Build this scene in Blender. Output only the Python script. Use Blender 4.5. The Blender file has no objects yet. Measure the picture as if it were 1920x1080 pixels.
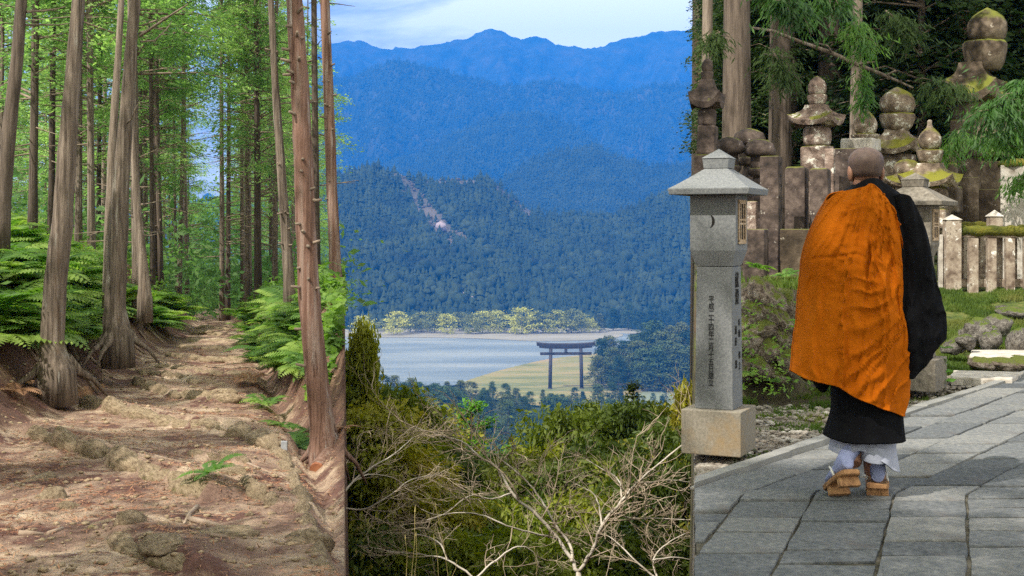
import bpy, bmesh, math, random
import numpy as np
from mathutils import Vector, Matrix, noise

SC = bpy.context.scene
COL = SC.collection
R = math.radians

# ------------------------------------------------------------------ camera
CAMZ, F, HY = 1.32, 2400.0, 428.0
cam_d = bpy.data.cameras.new('camera')
cam_d.sensor_width = 36.0
cam_d.lens = 36.0 * F / 1920.0
cam_d.shift_y = -(540.0 - HY) / 1920.0
cam_d.clip_start = 0.05
cam_d.clip_end = 40000.0
cam = bpy.data.objects.new('camera', cam_d)
COL.objects.link(cam)
cam.location = (0, 0, CAMZ)
cam.rotation_euler = (R(90), 0, 0)
SC.camera = cam

# ------------------------------------------------------------------ sky, sun, exposure
SUN_EL, SUN_AZ = 49.0, 227.0       # azimuth clockwise from +Y (the view direction)
TO_SUN = Vector((math.sin(R(SUN_AZ)) * math.cos(R(SUN_EL)), math.cos(R(SUN_AZ)) * math.cos(R(SUN_EL)), math.sin(R(SUN_EL))))
world = bpy.data.worlds.new('World')
SC.world = world
world.use_nodes = True
nt = world.node_tree
nt.nodes.clear()
wo = nt.nodes.new('ShaderNodeOutputWorld')
bg = nt.nodes.new('ShaderNodeBackground')
sky = nt.nodes.new('ShaderNodeTexSky')
sky.sky_type = 'NISHITA'
sky.sun_disc = False
sky.sun_elevation = R(SUN_EL)
sky.sun_rotation = R(SUN_AZ)
sky.altitude = 100
sky.dust_density = 0.6
bg.inputs['Strength'].default_value = 0.07
tc = nt.nodes.new('ShaderNodeTexCoord')
mp = nt.nodes.new('ShaderNodeMapping')
mp.inputs['Scale'].default_value = (1.0, 1.0, 3.2)
nz = nt.nodes.new('ShaderNodeTexNoise')
nz.inputs['Scale'].default_value = 4.2
nz.inputs['Detail'].default_value = 9.0
nz.inputs['Roughness'].default_value = 0.58
nz.inputs['Distortion'].default_value = 0.4
rp = nt.nodes.new('ShaderNodeValToRGB')
rp.color_ramp.elements[0].position = 0.32
rp.color_ramp.elements[1].position = 0.55
cmix = nt.nodes.new('ShaderNodeMixRGB')
cmix.inputs[2].default_value = (26, 25.4, 22, 1)      # sunlit cloud
L = nt.links.new
L(tc.outputs['Generated'], mp.inputs['Vector'])
L(mp.outputs['Vector'], nz.inputs['Vector'])
L(nz.outputs['Fac'], rp.inputs['Fac'])
L(rp.outputs['Color'], cmix.inputs[0])
L(sky.outputs['Color'], cmix.inputs[1])
L(cmix.outputs['Color'], bg.inputs['Color'])
L(bg.outputs['Background'], wo.inputs['Surface'])

sun_d = bpy.data.lights.new('sun', 'SUN')
sun_d.energy = 5.0
sun_d.angle = R(0.5)
sun_d.color = (1.0, 0.94, 0.84)
sun = bpy.data.objects.new('sun', sun_d)
COL.objects.link(sun)
sun.rotation_euler = TO_SUN.to_track_quat('Z', 'Y').to_euler()
sun.location = TO_SUN * 60

SC.view_settings.view_transform = 'Standard'
SC.view_settings.look = 'None'
SC.view_settings.gamma = 1.0
SC.view_settings.exposure = 0.42
SC.view_settings.use_curve_mapping = False
SC.render.engine = 'CYCLES'
SC.cycles.use_denoising = False
SC.cycles.max_bounces = 6
SC.cycles.diffuse_bounces = 3
SC.cycles.glossy_bounces = 2
SC.cycles.transmission_bounces = 3
SC.cycles.transparent_max_bounces = 4
SC.cycles.volume_bounces = 0
SC.cycles.sample_clamp_indirect = 4.0

rng = random.Random(11)
nrng = np.random.default_rng(5)


def P(px, py, d):
    """world point seen at photo pixel (px, py) at depth d"""
    return Vector(((px - 960.0) / F * d, d, CAMZ - (py - HY) / F * d))


def XW(px, d):
    return (px - 960.0) / F * d


def ZW(py, d):
    return CAMZ - (py - HY) / F * d


def lerp_tab(tab, t):
    if t <= tab[0][0]:
        return tab[0][1]
    for (a, va), (b, vb) in zip(tab, tab[1:]):
        if t <= b:
            k = (t - a) / (b - a)
            return va + (vb - va) * k
    return tab[-1][1]


def sstep(a, b, t):
    k = min(1.0, max(0.0, (t - a) / (b - a)))
    return k * k * (3 - 2 * k)


def fbm(x, y, z=0.0, o=4):
    return noise.fractal(Vector((x, y, z)), 1.0, 2.0, o)


# ------------------------------------------------------------------ mesh helpers
class MB:
    def __init__(s):
        s.v, s.f = [], []

    def add(s, vs, fs):
        o = len(s.v)
        s.v.extend([tuple(p) for p in vs])
        s.f.extend([tuple(i + o for i in q) for q in fs])
        return s

    def box(s, c, size, rz=0.0, top=1.0, M=None):
        sx, sy, sz = size[0] / 2, size[1] / 2, size[2] / 2
        vs = []
        for z, k in ((-sz, 1.0), (sz, top)):
            for x, y in ((-sx, -sy), (sx, -sy), (sx, sy), (-sx, sy)):
                vs.append(Vector((x * k, y * k, z)))
        m = Matrix.Translation(Vector(c)) @ Matrix.Rotation(rz, 4, 'Z')
        if M is not None:
            m = Matrix.Translation(Vector(c)) @ M
        return s.add([m @ p for p in vs], [(3, 2, 1, 0), (4, 5, 6, 7), (0, 1, 5, 4), (1, 2, 6, 5), (2, 3, 7, 6), (3, 0, 4, 7)])

    def frustum(s, c0, half0, c1, half1, rz=0.0):
        """square-section piece between two heights"""
        m = Matrix.Rotation(rz, 4, 'Z')
        vs = []
        for c, h in ((c0, half0), (c1, half1)):
            for x, y in ((-1, -1), (1, -1), (1, 1), (-1, 1)):
                vs.append(Vector(c) + m @ Vector((x * h, y * h, 0)))
        return s.add(vs, [(3, 2, 1, 0), (4, 5, 6, 7), (0, 1, 5, 4), (1, 2, 6, 5), (2, 3, 7, 6), (3, 0, 4, 7)])

    def rings(s, rings, cap=True):
        n = len(rings[0])
        o = len(s.v)
        for r in rings:
            s.v.extend([tuple(p) for p in r])
        for i in range(len(rings) - 1):
            for j in range(n):
                a, b = o + i * n + j, o + i * n + (j + 1) % n
                s.f.append((a, b, b + n, a + n))
        if cap:
            s.f.append(tuple(o + j for j in reversed(range(n))))
            k = o + (len(rings) - 1) * n
            s.f.append(tuple(k + j for j in range(n)))
        return s

    def tube(s, pts, rad, n=8, cap=True, bump=0.0, seed=0.0, flare=None, furrow=0.0):
        pts = [Vector(p) for p in pts]
        if not hasattr(rad, '__len__'):
            rad = [rad] * len(pts)
        up = Vector((0, 0, 1)) if abs((pts[-1] - pts[0]).normalized().z) < 0.9 else Vector((0, 1, 0))
        out = []
        for i, p in enumerate(pts):
            t = (pts[min(i + 1, len(pts) - 1)] - pts[max(i - 1, 0)]).normalized()
            a = t.cross(up)
            if a.length < 1e-6:
                a = Vector((1, 0, 0))
            a.normalize()
            b = a.cross(t)
            ring = []
            for j in range(n):
                an = 2 * math.pi * j / n
                r = rad[i]
                if bump:
                    r *= 1 + bump * noise.noise(Vector((math.cos(an) * 1.6 + seed, math.sin(an) * 1.6, i * 0.45)))
                if furrow:
                    r *= 1 + furrow * noise.noise(Vector((math.cos(an) * 6 + seed * 3, math.sin(an) * 6, i * .22)))
                if flare:
                    r *= 1 + flare[i] * max(0.0, math.sin(an * 2.5 + seed)) ** 2
                ring.append(p + (a * math.cos(an) - b * math.sin(an)) * r)
            out.append(ring)
        return s.rings(out, cap)

    def lathe(s, prof, n=16, c=(0, 0, 0), wob=0.0, seed=0.0):
        out = []
        for r, z in prof:
            ring = []
            for j in range(n):
                an = 2 * math.pi * j / n
                k = r
                if wob:
                    k *= 1 + wob * noise.noise(Vector((math.cos(an) * 1.3 + seed, math.sin(an) * 1.3, z * 3)))
                ring.append((c[0] + math.cos(an) * k, c[1] + math.sin(an) * k, c[2] + z))
            out.append(ring)
        return s.rings(out)

    def mesh(s, name, smooth=False):
        me = bpy.data.meshes.new(name)
        me.from_pydata(s.v, [], s.f)
        if smooth:
            me.polygons.foreach_set('use_smooth', [True] * len(me.polygons))
        me.update()
        return me

    def build(s, name, mat, parent=None, smooth=False, bevel=0.0, loc=None, rz=None, auto=None):
        return put(name, s.mesh(name, smooth), mat, parent, bevel, loc, rz)


def put(name, me, mat=None, parent=None, bevel=0.0, loc=None, rz=None):
    if mat is not None and len(me.materials) == 0:
        me.materials.append(mat)
    o = bpy.data.objects.new(name, me)
    COL.objects.link(o)
    if parent is not None:
        o.parent = parent
    if loc is not None:
        o.location = loc
    if rz is not None:
        o.rotation_euler = (0, 0, rz)
    if bevel:
        b = o.modifiers.new('edge', 'BEVEL')
        b.width = bevel
        b.segments = 2
        b.limit_method = 'ANGLE'
        b.angle_limit = R(35)
    return o


def np_mesh(name, V, Fq, mat=None, smooth=False):
    """fast mesh from arrays; Fq is (m, k)"""
    V = np.asarray(V, dtype=np.float32)
    Fq = np.asarray(Fq, dtype=np.int32)
    m, k = Fq.shape
    me = bpy.data.meshes.new(name)
    me.vertices.add(len(V))
    me.vertices.foreach_set('co', V.ravel())
    me.loops.add(m * k)
    me.loops.foreach_set('vertex_index', Fq.ravel())
    me.polygons.add(m)
    me.polygons.foreach_set('loop_start', np.arange(0, m * k, k, dtype=np.int32))
    me.polygons.foreach_set('loop_total', np.full(m, k, dtype=np.int32))
    if smooth:
        me.polygons.foreach_set('use_smooth', np.ones(m, dtype=bool))
    me.update(calc_edges=True)
    me.validate()
    if mat is not None:
        me.materials.append(mat)
    return me


def leaf_arrays(C, D, N, ln, wd):
    """pointed leaf quads: centre C, long axis D, face normal N, lengths, widths"""
    D = D / (np.linalg.norm(D, axis=1, keepdims=True) + 1e-9)
    S = np.cross(N, D)
    S = S / (np.linalg.norm(S, axis=1, keepdims=True) + 1e-9)
    ln = np.asarray(ln).reshape(-1, 1)
    wd = np.asarray(wd).reshape(-1, 1)
    a = C - D * ln * 0.5
    b = C + S * wd * 0.5 - D * ln * 0.05
    c = C + D * ln * 0.5
    d = C - S * wd * 0.5 - D * ln * 0.05
    V = np.stack([a, b, c, d], axis=1).reshape(-1, 3)
    Fq = np.arange(len(V)).reshape(-1, 4)
    return V, Fq


def tag(o, label=None, cat=None, group=None, kind=None):
    if label:
        o['label'] = label
    if cat:
        o['category'] = cat
    if group:
        o['group'] = group
    if kind:
        o['kind'] = kind
    return o


def empty(name, label, cat, loc=(0, 0, 0), rz=0.0, group=None):
    o = bpy.data.objects.new(name, None)
    o.empty_display_size = 0.1
    COL.objects.link(o)
    o.location = loc
    o.rotation_euler = (0, 0, rz)
    return tag(o, label, cat, group)


def copy_tree(o, parent=None, label=None):
    c = o.copy()
    COL.objects.link(c)
    c.parent = parent
    if label:
        c['label'] = label
    for ch in list(o.children):
        copy_tree(ch, c)
    return c


# ------------------------------------------------------------------ materials
def nd(t, typ, **kw):
    n = t.nodes.new(typ)
    for k, v in kw.items():
        setattr(n, k, v)
    return n


def material(name, cols, scale=4.0, detail=6.0, rough=0.85, bump=0.0, bscale=None, bdist=0.02, stretch=(1, 1, 1),
             spots=None, moss=None, streak=None, objrand=0.0, trans=None, spec=0.3, lo=0.35, hi=0.65, coord='Object', sheen=0.0, blend=None):
    """cols: two to four base colours mixed by noise. spots=(colour, scale, threshold); moss=(colour, amount) grows on
    faces that look up; trans = leaf translucency."""
    m = bpy.data.materials.new(name)
    m.use_nodes = True
    t = m.node_tree
    t.nodes.clear()
    out = nd(t, 'ShaderNodeOutputMaterial')
    bs = nd(t, 'ShaderNodeBsdfPrincipled')
    bs.inputs['Roughness'].default_value = rough
    bs.inputs['Specular IOR Level'].default_value = spec
    if sheen:
        bs.inputs['Sheen Weight'].default_value = sheen
    tcn = nd(t, 'ShaderNodeTexCoord')
    mpn = nd(t, 'ShaderNodeMapping')
    mpn.inputs['Scale'].default_value = stretch
    t.links.new(tcn.outputs[coord], mpn.inputs['Vector'])
    vec = mpn.outputs['Vector']
    n1 = nd(t, 'ShaderNodeTexNoise')
    n1.inputs['Scale'].default_value = scale
    n1.inputs['Detail'].default_value = detail
    n1.inputs['Roughness'].default_value = 0.62
    t.links.new(vec, n1.inputs['Vector'])
    cr = nd(t, 'ShaderNodeValToRGB')
    els = cr.color_ramp.elements
    while len(els) < len(cols):
        els.new(0.5)
    for i, c in enumerate(cols):
        els[i].position = lo + (hi - lo) * i / max(1, len(cols) - 1)
        els[i].color = (*c, 1)
    fac = n1.outputs['Fac']
    if objrand:
        oi = nd(t, 'ShaderNodeObjectInfo')
        ma = nd(t, 'ShaderNodeMath', operation='MULTIPLY_ADD')
        ma.inputs[1].default_value = objrand
        t.links.new(oi.outputs['Random'], ma.inputs[0])
        ad = nd(t, 'ShaderNodeMath', operation='SUBTRACT')
        ad.inputs[1].default_value = objrand * 0.5
        t.links.new(n1.outputs['Fac'], ma.inputs[2])
        t.links.new(ma.outputs[0], ad.inputs[0])
        fac = ad.outputs[0]
    t.links.new(fac, cr.inputs['Fac'])
    colr = cr.outputs['Color']

    def mixin(colour, facsock, c):
        mx = nd(t, 'ShaderNodeMixRGB')
        mx.inputs[2].default_value = (*colour, 1)
        t.links.new(c, mx.inputs[1])
        t.links.new(facsock, mx.inputs[0])
        return mx.outputs['Color']

    for attr, cols2 in (blend or []):
        at = nd(t, 'ShaderNodeAttribute', attribute_name=attr)
        c2 = nd(t, 'ShaderNodeValToRGB')
        while len(c2.color_ramp.elements) < len(cols2):
            c2.color_ramp.elements.new(0.5)
        for i, c in enumerate(cols2):
            c2.color_ramp.elements[i].position = lo + (hi - lo) * i / max(1, len(cols2) - 1)
            c2.color_ramp.elements[i].color = (*c, 1)
        t.links.new(fac, c2.inputs['Fac'])
        ne = nd(t, 'ShaderNodeTexNoise')
        ne.inputs['Scale'].default_value = 7.0
        ne.inputs['Detail'].default_value = 6
        t.links.new(vec, ne.inputs['Vector'])
        ae = nd(t, 'ShaderNodeMath', operation='ADD')
        t.links.new(at.outputs['Fac'], ae.inputs[0])
        t.links.new(ne.outputs['Fac'], ae.inputs[1])
        re_ = nd(t, 'ShaderNodeMapRange')
        re_.inputs['From Min'].default_value = .88
        re_.inputs['From Max'].default_value = 1.12
        t.links.new(ae.outputs[0], re_.inputs['Value'])
        mx = nd(t, 'ShaderNodeMixRGB')
        t.links.new(re_.outputs[0], mx.inputs[0])
        t.links.new(colr, mx.inputs[1])
        t.links.new(c2.outputs['Color'], mx.inputs[2])
        colr = mx.outputs['Color']
    for sp in (spots or []):
        ns = nd(t, 'ShaderNodeTexNoise')
        ns.inputs['Scale'].default_value = sp[1]
        ns.inputs['Detail'].default_value = 5
        ns.inputs['Roughness'].default_value = 0.7
        t.links.new(vec, ns.inputs['Vector'])
        rs = nd(t, 'ShaderNodeValToRGB')
        rs.color_ramp.elements[0].position = sp[2]
        rs.color_ramp.elements[1].position = sp[2] + (sp[3] if len(sp) > 3 else 0.05)
        t.links.new(ns.outputs['Fac'], rs.inputs['Fac'])
        colr = mixin(sp[0], rs.outputs['Color'], colr)
    if moss:
        ge = nd(t, 'ShaderNodeNewGeometry')
        sx = nd(t, 'ShaderNodeSeparateXYZ')
        t.links.new(ge.outputs['Normal'], sx.inputs[0])
        nm = nd(t, 'ShaderNodeTexNoise')
        nm.inputs['Scale'].default_value = moss[2] if len(moss) > 2 else 5.0
        nm.inputs['Detail'].default_value = 5
        t.links.new(tcn.outputs[coord], nm.inputs['Vector'])
        a = nd(t, 'ShaderNodeMath', operation='MULTIPLY_ADD')
        a.inputs[1].default_value = 0.55
        t.links.new(sx.outputs['Z'], a.inputs[0])
        t.links.new(nm.outputs['Fac'], a.inputs[2])
        rm = nd(t, 'ShaderNodeValToRGB')
        rm.color_ramp.elements[0].position = 1.0 - moss[1]
        rm.color_ramp.elements[1].position = min(1.0, 1.14 - moss[1])
        t.links.new(a.outputs[0], rm.inputs['Fac'])
        colr = mixin(moss[0], rm.outputs['Color'], colr)
    t.links.new(colr, bs.inputs['Base Color'])
    if bump:
        nb = nd(t, 'ShaderNodeTexNoise')
        nb.inputs['Scale'].default_value = bscale or scale * 4
        nb.inputs['Detail'].default_value = 7
        nb.inputs['Roughness'].default_value = 0.65
        t.links.new(vec, nb.inputs['Vector'])
        bp = nd(t, 'ShaderNodeBump')
        bp.inputs['Strength'].default_value = bump
        bp.inputs['Distance'].default_value = bdist
        t.links.new(nb.outputs['Fac'], bp.inputs['Height'])
        t.links.new(bp.outputs['Normal'], bs.inputs['Normal'])
    if trans:
        tr = nd(t, 'ShaderNodeBsdfTranslucent')
        hs = nd(t, 'ShaderNodeHueSaturation')
        hs.inputs['Saturation'].default_value = 1.15
        hs.inputs['Value'].default_value = 1.9
        t.links.new(colr, hs.inputs['Color'])
        t.links.new(hs.outputs['Color'], tr.inputs['Color'])
        ms = nd(t, 'ShaderNodeMixShader')
        ms.inputs[0].default_value = trans
        t.links.new(bs.outputs[0], ms.inputs[1])
        t.links.new(tr.outputs[0], ms.inputs[2])
        t.links.new(ms.outputs[0], out.inputs['Surface'])
    else:
        t.links.new(bs.outputs[0], out.inputs['Surface'])
    return m


M = {}
M['bark'] = material('cedar_bark', [(.06, .045, .034), (.18, .14, .108), (.31, .25, .20)], 24, 7, .95, 1.0, 34, .03, (1, 1, .07), spots=[((.30, .28, .24), 13, .60, .08), ((.13, .08, .045), 5, .60, .1)], objrand=.15, lo=.3, hi=.7)
M['bark_red'] = material('peeling_red_bark', [(.08, .04, .026), (.21, .12, .088), (.30, .22, .18)], 22, 8, .95, 1.0, 30, .03, (1, 1, .06), spots=[((.36, .31, .28), 14, .58, .08), ((.07, .035, .025), 16, .62, .05)], lo=.3, hi=.7)
M['bark_dark'] = material('dark_bark', [(.035, .026, .02), (.085, .064, .05), (.15, .115, .09)], 20, 7, .95, .9, 30, .03, (1, 1, .08), objrand=.2, lo=.3, hi=.7)
M['twig'] = material('dead_twig_bark', [(.13, .10, .075), (.26, .2, .15)], 8, 3, .9)
M['pale_twig'] = material('pale_bare_bark', [(.24, .20, .16), (.42, .37, .31), (.54, .48, .42)], 5.0, 6, .9, objrand=.1)
M['fine_twig'] = material('reddish_fine_twigs', [(.22, .165, .115), (.40, .32, .24)], 3.0, 4, .9)
M['leaf_forest'] = material('hinoki_leaves', [(.085, .165, .05), (.17, .285, .085), (.28, .40, .13)], .8, 3, .6, trans=.55, objrand=.22)
M['leaf_far'] = material('distant_forest_leaves', [(.06, .13, .04), (.14, .24, .075)], .35, 3, .7, trans=.5)
M['leaf_under'] = material('undergrowth_leaves', [(.055, .115, .02), (.12, .22, .04), (.20, .31, .065)], 1.2, 3, .6, trans=.45, objrand=.25)
M['fern'] = material('fern_fronds', [(.07, .15, .028), (.13, .24, .045), (.24, .34, .075)], 1.3, 3, .55, trans=.45, objrand=.3)
M['fern_dry'] = material('dry_fern_fronds', [(.20, .10, .05), (.32, .18, .10)], 2, 3, .8, trans=.2)
M['olive'] = material('olive_evergreen_leaves', [(.06, .09, .012), (.14, .18, .018), (.25, .26, .03), (.38, .30, .05)], .9, 4, .6, trans=.35, objrand=.3, lo=.3, hi=.75)
M['olive_dark'] = material('dark_evergreen_leaves', [(.03, .055, .01), (.075, .11, .016), (.14, .16, .025)], .9, 4, .6, trans=.3, objrand=.25)
M['fresh'] = material('fresh_green_leaves', [(.07, .19, .015), (.14, .33, .03)], 2, 3, .6, trans=.4)
M['conifer'] = material('valley_conifer_needles', [(.018, .044, .012), (.045, .082, .02), (.10, .11, .03)], .12, 4, .7, objrand=.35)
M['hill_trees'] = material('hillside_forest', [(.007, .017, .007), (.016, .032, .010), (.034, .050, .014)], .02, 6, .8)
M['brown_trees'] = material('leafless_brown_wood', [(.07, .055, .035), (.115, .09, .06)], .05, 5, .9)
M['willow'] = material('river_willow_leaves', [(.13, .15, .04), (.30, .31, .06), (.46, .45, .08)], .07, 3, .7, objrand=.5)
M['blossom'] = material('cherry_blossom', [(.30, .22, .23), (.48, .40, .39)], .3, 3, .8)
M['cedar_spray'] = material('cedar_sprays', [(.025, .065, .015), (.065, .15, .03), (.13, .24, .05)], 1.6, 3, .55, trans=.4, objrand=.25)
M['cedar_dark'] = material('shade_toned_cedar_leaves', [(.010, .024, .007), (.028, .055, .014), (.06, .10, .025)], 1.0, 3, .7, trans=.3, objrand=.25)  # dark copy of the cedar sprays, the wood's shade put into its colour
M['earth'] = material('trail_earth', [(.14, .08, .06), (.26, .165, .12), (.44, .32, .225), (.58, .45, .32)], 1.6, 14, .95, 1.0, 30, .05, lo=.33, hi=.67, spots=[((.135, .065, .05), 2.4, .50, .10), ((.10, .055, .04), 22, .60, .06), ((.52, .42, .30), 30, .64, .04)],
                      blend=[('bank', [(.08, .042, .03), (.17, .095, .065), (.27, .18, .11)]), ('green', [(.06, .06, .02), (.12, .12, .03), (.20, .17, .06)])])
M['bank'] = material('needle_strewn_bank', [(.085, .045, .03), (.17, .095, .06), (.26, .17, .10)], 2.2, 9, .95, .8, 18, .04, moss=((.12, .13, .025), .30, 2.2))
M['litter'] = material('red_needle_litter', [(.16, .065, .035), (.27, .13, .075), (.34, .20, .12)], 5, 3, .9)
M['sandstone'] = material('mossy_step_stone', [(.19, .13, .08), (.33, .245, .155), (.46, .355, .235)], 5, 12, .93, 1.0, 24, .03, spots=[((.17, .16, .055), 3.0, .58, .1), ((.12, .075, .05), 6, .60, .06)])
M['root'] = material('worn_root', [(.20, .14, .10), (.38, .29, .22)], 6, 6, .9, .5, 20, .01, (1, 1, 1))
M['log_end'] = material('sawn_log_end', [(.20, .07, .035), (.33, .14, .07)], 10, 4, .9)
M['slope'] = material('wooded_slope_soil', [(.05, .045, .02), (.10, .085, .04)], .6, 7, .95)
M['hill'] = material('forest_hill', [(.007, .017, .007), (.016, .032, .011), (.035, .048, .016)], .018, 9, .9, 1.0, .05, 9)
M['hill_far'] = material('far_forest_hill', [(.010, .022, .010), (.03, .042, .02), (.06, .06, .032)], .008, 10, .9, 1.0, .03, 14)
M['hill_brown'] = material('felled_hillside', [(.05, .05, .025), (.095, .08, .05), (.14, .11, .08)], .02, 9, .9, .8, .06, 6)
M['valley_grass'] = material('valley_meadow', [(.12, .13, .04), (.21, .19, .065), (.29, .21, .095)], .03, 9, .9, stretch=(.5, 1.6, 1), spots=[((.11, .13, .045), .02, .54, .1), ((.30, .20, .11), .014, .58, .08)])
M['field'] = material('pale_green_field', [(.14, .165, .10), (.20, .22, .14)], .02, 6, .9)
M['riverbed'] = material('blue_grey_river', [(.08, .11, .135), (.13, .165, .185), (.21, .235, .235)], .006, 10, .6, .3, .08, 1, (.5, 2.6, 1), spec=.25, spots=[((.26, .265, .24), .010, .58, .12)])
M['sandbar'] = material('pale_sandbar', [(.21, .195, .15), (.29, .265, .21)], .02, 7, .9, stretch=(.4, 2, 1))
M['torii'] = material('dark_steel_torii', [(.03, .026, .028), (.05, .042, .042)], .5, 3, .6)
M['gravel'] = material('gravel_ground', [(.13, .105, .08), (.24, .205, .165), (.36, .32, .27)], 9, 9, .95, .9, 40, .03, spots=[((.10, .11, .035), 1.4, .58, .06), ((.10, .065, .045), 2.1, .58, .08)],
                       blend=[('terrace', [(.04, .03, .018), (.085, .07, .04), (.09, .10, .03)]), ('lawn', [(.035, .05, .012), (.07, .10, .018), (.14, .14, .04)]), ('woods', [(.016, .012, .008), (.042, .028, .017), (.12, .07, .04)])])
M['terrace'] = material('mossy_terrace_soil', [(.07, .055, .03), (.15, .12, .06), (.13, .15, .04)], 2.2, 8, .95, .8, 24, .04)
M['pebble'] = material('gravel_stones', [(.20, .17, .14), (.38, .35, .31), (.50, .48, .44)], 6, 4, .9, objrand=.4)
M['forest_floor'] = material('forest_floor', [(.035, .025, .015), (.085, .055, .03), (.17, .10, .055)], .8, 8, .95, .8, 9, .08)
M['lawn'] = material('moss_lawn', [(.06, .10, .015), (.11, .18, .025), (.20, .22, .05)], 1.5, 7, .95, .7, 40, .03)
M['grass'] = material('grass_blades', [(.04, .075, .012), (.085, .135, .022), (.16, .17, .045)], 1.1, 3, .7, trans=.35)
M['slab'] = material('granite_slab', [(.062, .068, .074), (.105, .112, .118), (.15, .155, .157), (.215, .212, .20)], 28.0, 8, .85, .9, 70, .012, objrand=.42, spots=[((.10, .08, .072), 1.7, .58, .14), ((.30, .30, .29), 70, .68, .05), ((.045, .045, .044), 45, .66, .05)], lo=.25, hi=.75)
M['kerb'] = material('granite_kerb', [(.15, .15, .145), (.25, .245, .228)], 3.0, 10, .8, .4, 60, .006, objrand=.2)
M['joint'] = material('joint_soil', [(.035, .032, .02), (.095, .085, .062), (.15, .135, .105)], 6, 6, .95, .5, 40, .02)
M['granite'] = material('lantern_granite', [(.10, .108, .115), (.165, .172, .178), (.23, .235, .235)], 75, 4, .8, .2, 130, .003, spots=[((.17, .13, .08), 1.6, .62, .18), ((.38, .38, .37), 120, .66, .04)], lo=.25, hi=.75)
M['granite_base'] = material('stained_granite', [(.13, .12, .10), (.21, .185, .145), (.28, .25, .21)], 60, 5, .85, .3, 110, .004, spots=[((.24, .165, .085), 2.6, .50, .2), ((.045, .04, .036), 30, .66, .04)], lo=.25, hi=.75)
M['oldgranite'] = material('weathered_granite', [(.09, .078, .062), (.165, .143, .115), (.24, .215, .18)], 30, 8, .88, .4, 70, .006, spots=[((.05, .046, .038), 5, .56, .12), ((.33, .31, .27), 26, .64, .05)], lo=.3, hi=.7)
M['oldstone'] = material('lichened_tomb_stone', [(.07, .048, .038), (.22, .155, .125), (.40, .32, .27)], 6, 12, .92, .8, 22, .03, spots=[((.70, .65, .57), 7, .57, .04), ((.10, .075, .06), 5, .63, .06)], moss=((.15, .15, .025), .08, 4.5))
M['oldstone_moss'] = material('moss_covered_stone', [(.07, .05, .036), (.22, .165, .12), (.42, .35, .28)], 6, 12, .93, .9, 20, .03, spots=[((.72, .68, .60), 6, .57, .05), ((.09, .065, .045), 7, .62, .05)], moss=((.17, .165, .02), .24, 3.5))
M['darkstone'] = material('dark_weathered_stone', [(.022, .017, .015), (.065, .047, .04), (.14, .105, .088)], 6, 9, .9, .6, 25, .02, spots=[((.42, .38, .33), 13, .66, .03)], moss=((.13, .14, .02), .08, 4))
M['bigstone'] = material('mossy_dark_tomb_stone', [(.025, .018, .012), (.085, .062, .042), (.21, .165, .12)], 3, 9, .93, .7, 14, .03, spots=[((.50, .44, .36), 4, .64, .05)], moss=((.13, .14, .02), .28, 2.5))
M['palestone'] = material('pale_stele_stone', [(.30, .265, .225), (.44, .40, .35), (.56, .52, .47)], 8, 9, .9, .5, 30, .01, spots=[((.20, .16, .12), 12, .63, .05)])
M['fence_stone'] = material('lichened_fence_stone', [(.11, .075, .055), (.28, .22, .17), (.43, .37, .30)], 7, 11, .92, .6, 30, .01, spots=[((.72, .69, .63), 8, .60, .05), ((.12, .085, .06), 7, .60, .06)])
M['moss'] = material('cushion_moss', [(.06, .07, .010), (.13, .13, .016), (.20, .16, .025)], 6, 7, .97, 1.0, 45, .03)
M['rock'] = material('craggy_rock', [(.07, .05, .035), (.24, .19, .15), (.46, .41, .35)], 3.5, 12, .93, .9, 10, .06, spots=[((.09, .065, .045), 4, .60, .07)], moss=((.12, .14, .02), .22, 3.5))
M['rock_grey'] = material('grey_garden_rock', [(.07, .06, .05), (.19, .17, .15), (.36, .33, .29)], 3.5, 10, .93, .9, 10, .06, moss=((.11, .15, .02), .18, 3.5))
M['carving'] = material('carved_granite', [(.02, .021, .022), (.045, .047, .048)], 60, 3, .9)
M['ink'] = material('carved_ink', [(.012, .012, .012), (.03, .028, .026)], 30, 3, .8)
M['opening_shade'] = material('painted_opening_shade', [(.008, .007, .006), (.014, .012, .01)], 10, 2, .9)  # near black that stands in for the shade inside openings
M['lattice'] = material('tan_wood_lattice', [(.35, .24, .14), (.48, .36, .24)], 20, 4, .8)
M['robe_orange'] = material('orange_kesa_cloth', [(.33, .076, .002), (.40, .096, .003), (.47, .118, .005)], 2.2, 4, .85, .18, 50, .006, spec=.05)
M['robe_black'] = material('black_robe_cloth', [(.004, .004, .005), (.0075, .0078, .0095)], 4, 6, .75, .5, 60, .008, spec=.06)
M['robe_white'] = material('shade_tinted_kimono_cloth', [(.27, .285, .36), (.36, .375, .45)], 4, 5, .85, .3, 40, .006)  # white cloth, dimmed and blued in its colour to imitate shade
M['tabi'] = material('shade_tinted_blue_tabi', [(.22, .25, .42), (.30, .33, .52)], 6, 5, .9, .3, 50, .004)  # blue white socks with shade worked into their colour
M['skin'] = material('warm_skin', [(.24, .115, .07), (.30, .15, .095)], 9, 4, .55, .1, 60, .002, spec=.4)
M['scalp'] = material('shaven_scalp', [(.075, .05, .042), (.115, .075, .06)], 40, 5, .6, .2, 160, .002, spec=.3)
M['geta'] = material('worn_geta_wood', [(.20, .10, .045), (.33, .17, .075), (.40, .22, .10)], 6, 7, .7, .4, 30, .004, (6, 1, 6))
M['thong'] = material('white_thong', [(.70, .68, .64), (.8, .78, .74)], 8, 3, .8)
M['box_plastic'] = material('grey_plastic_marker', [(.24, .25, .27), (.32, .33, .35)], 8, 3, .6)
M['dry_grass'] = material('dry_straw', [(.42, .33, .12), (.56, .46, .2)], 8, 3, .8)
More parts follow.
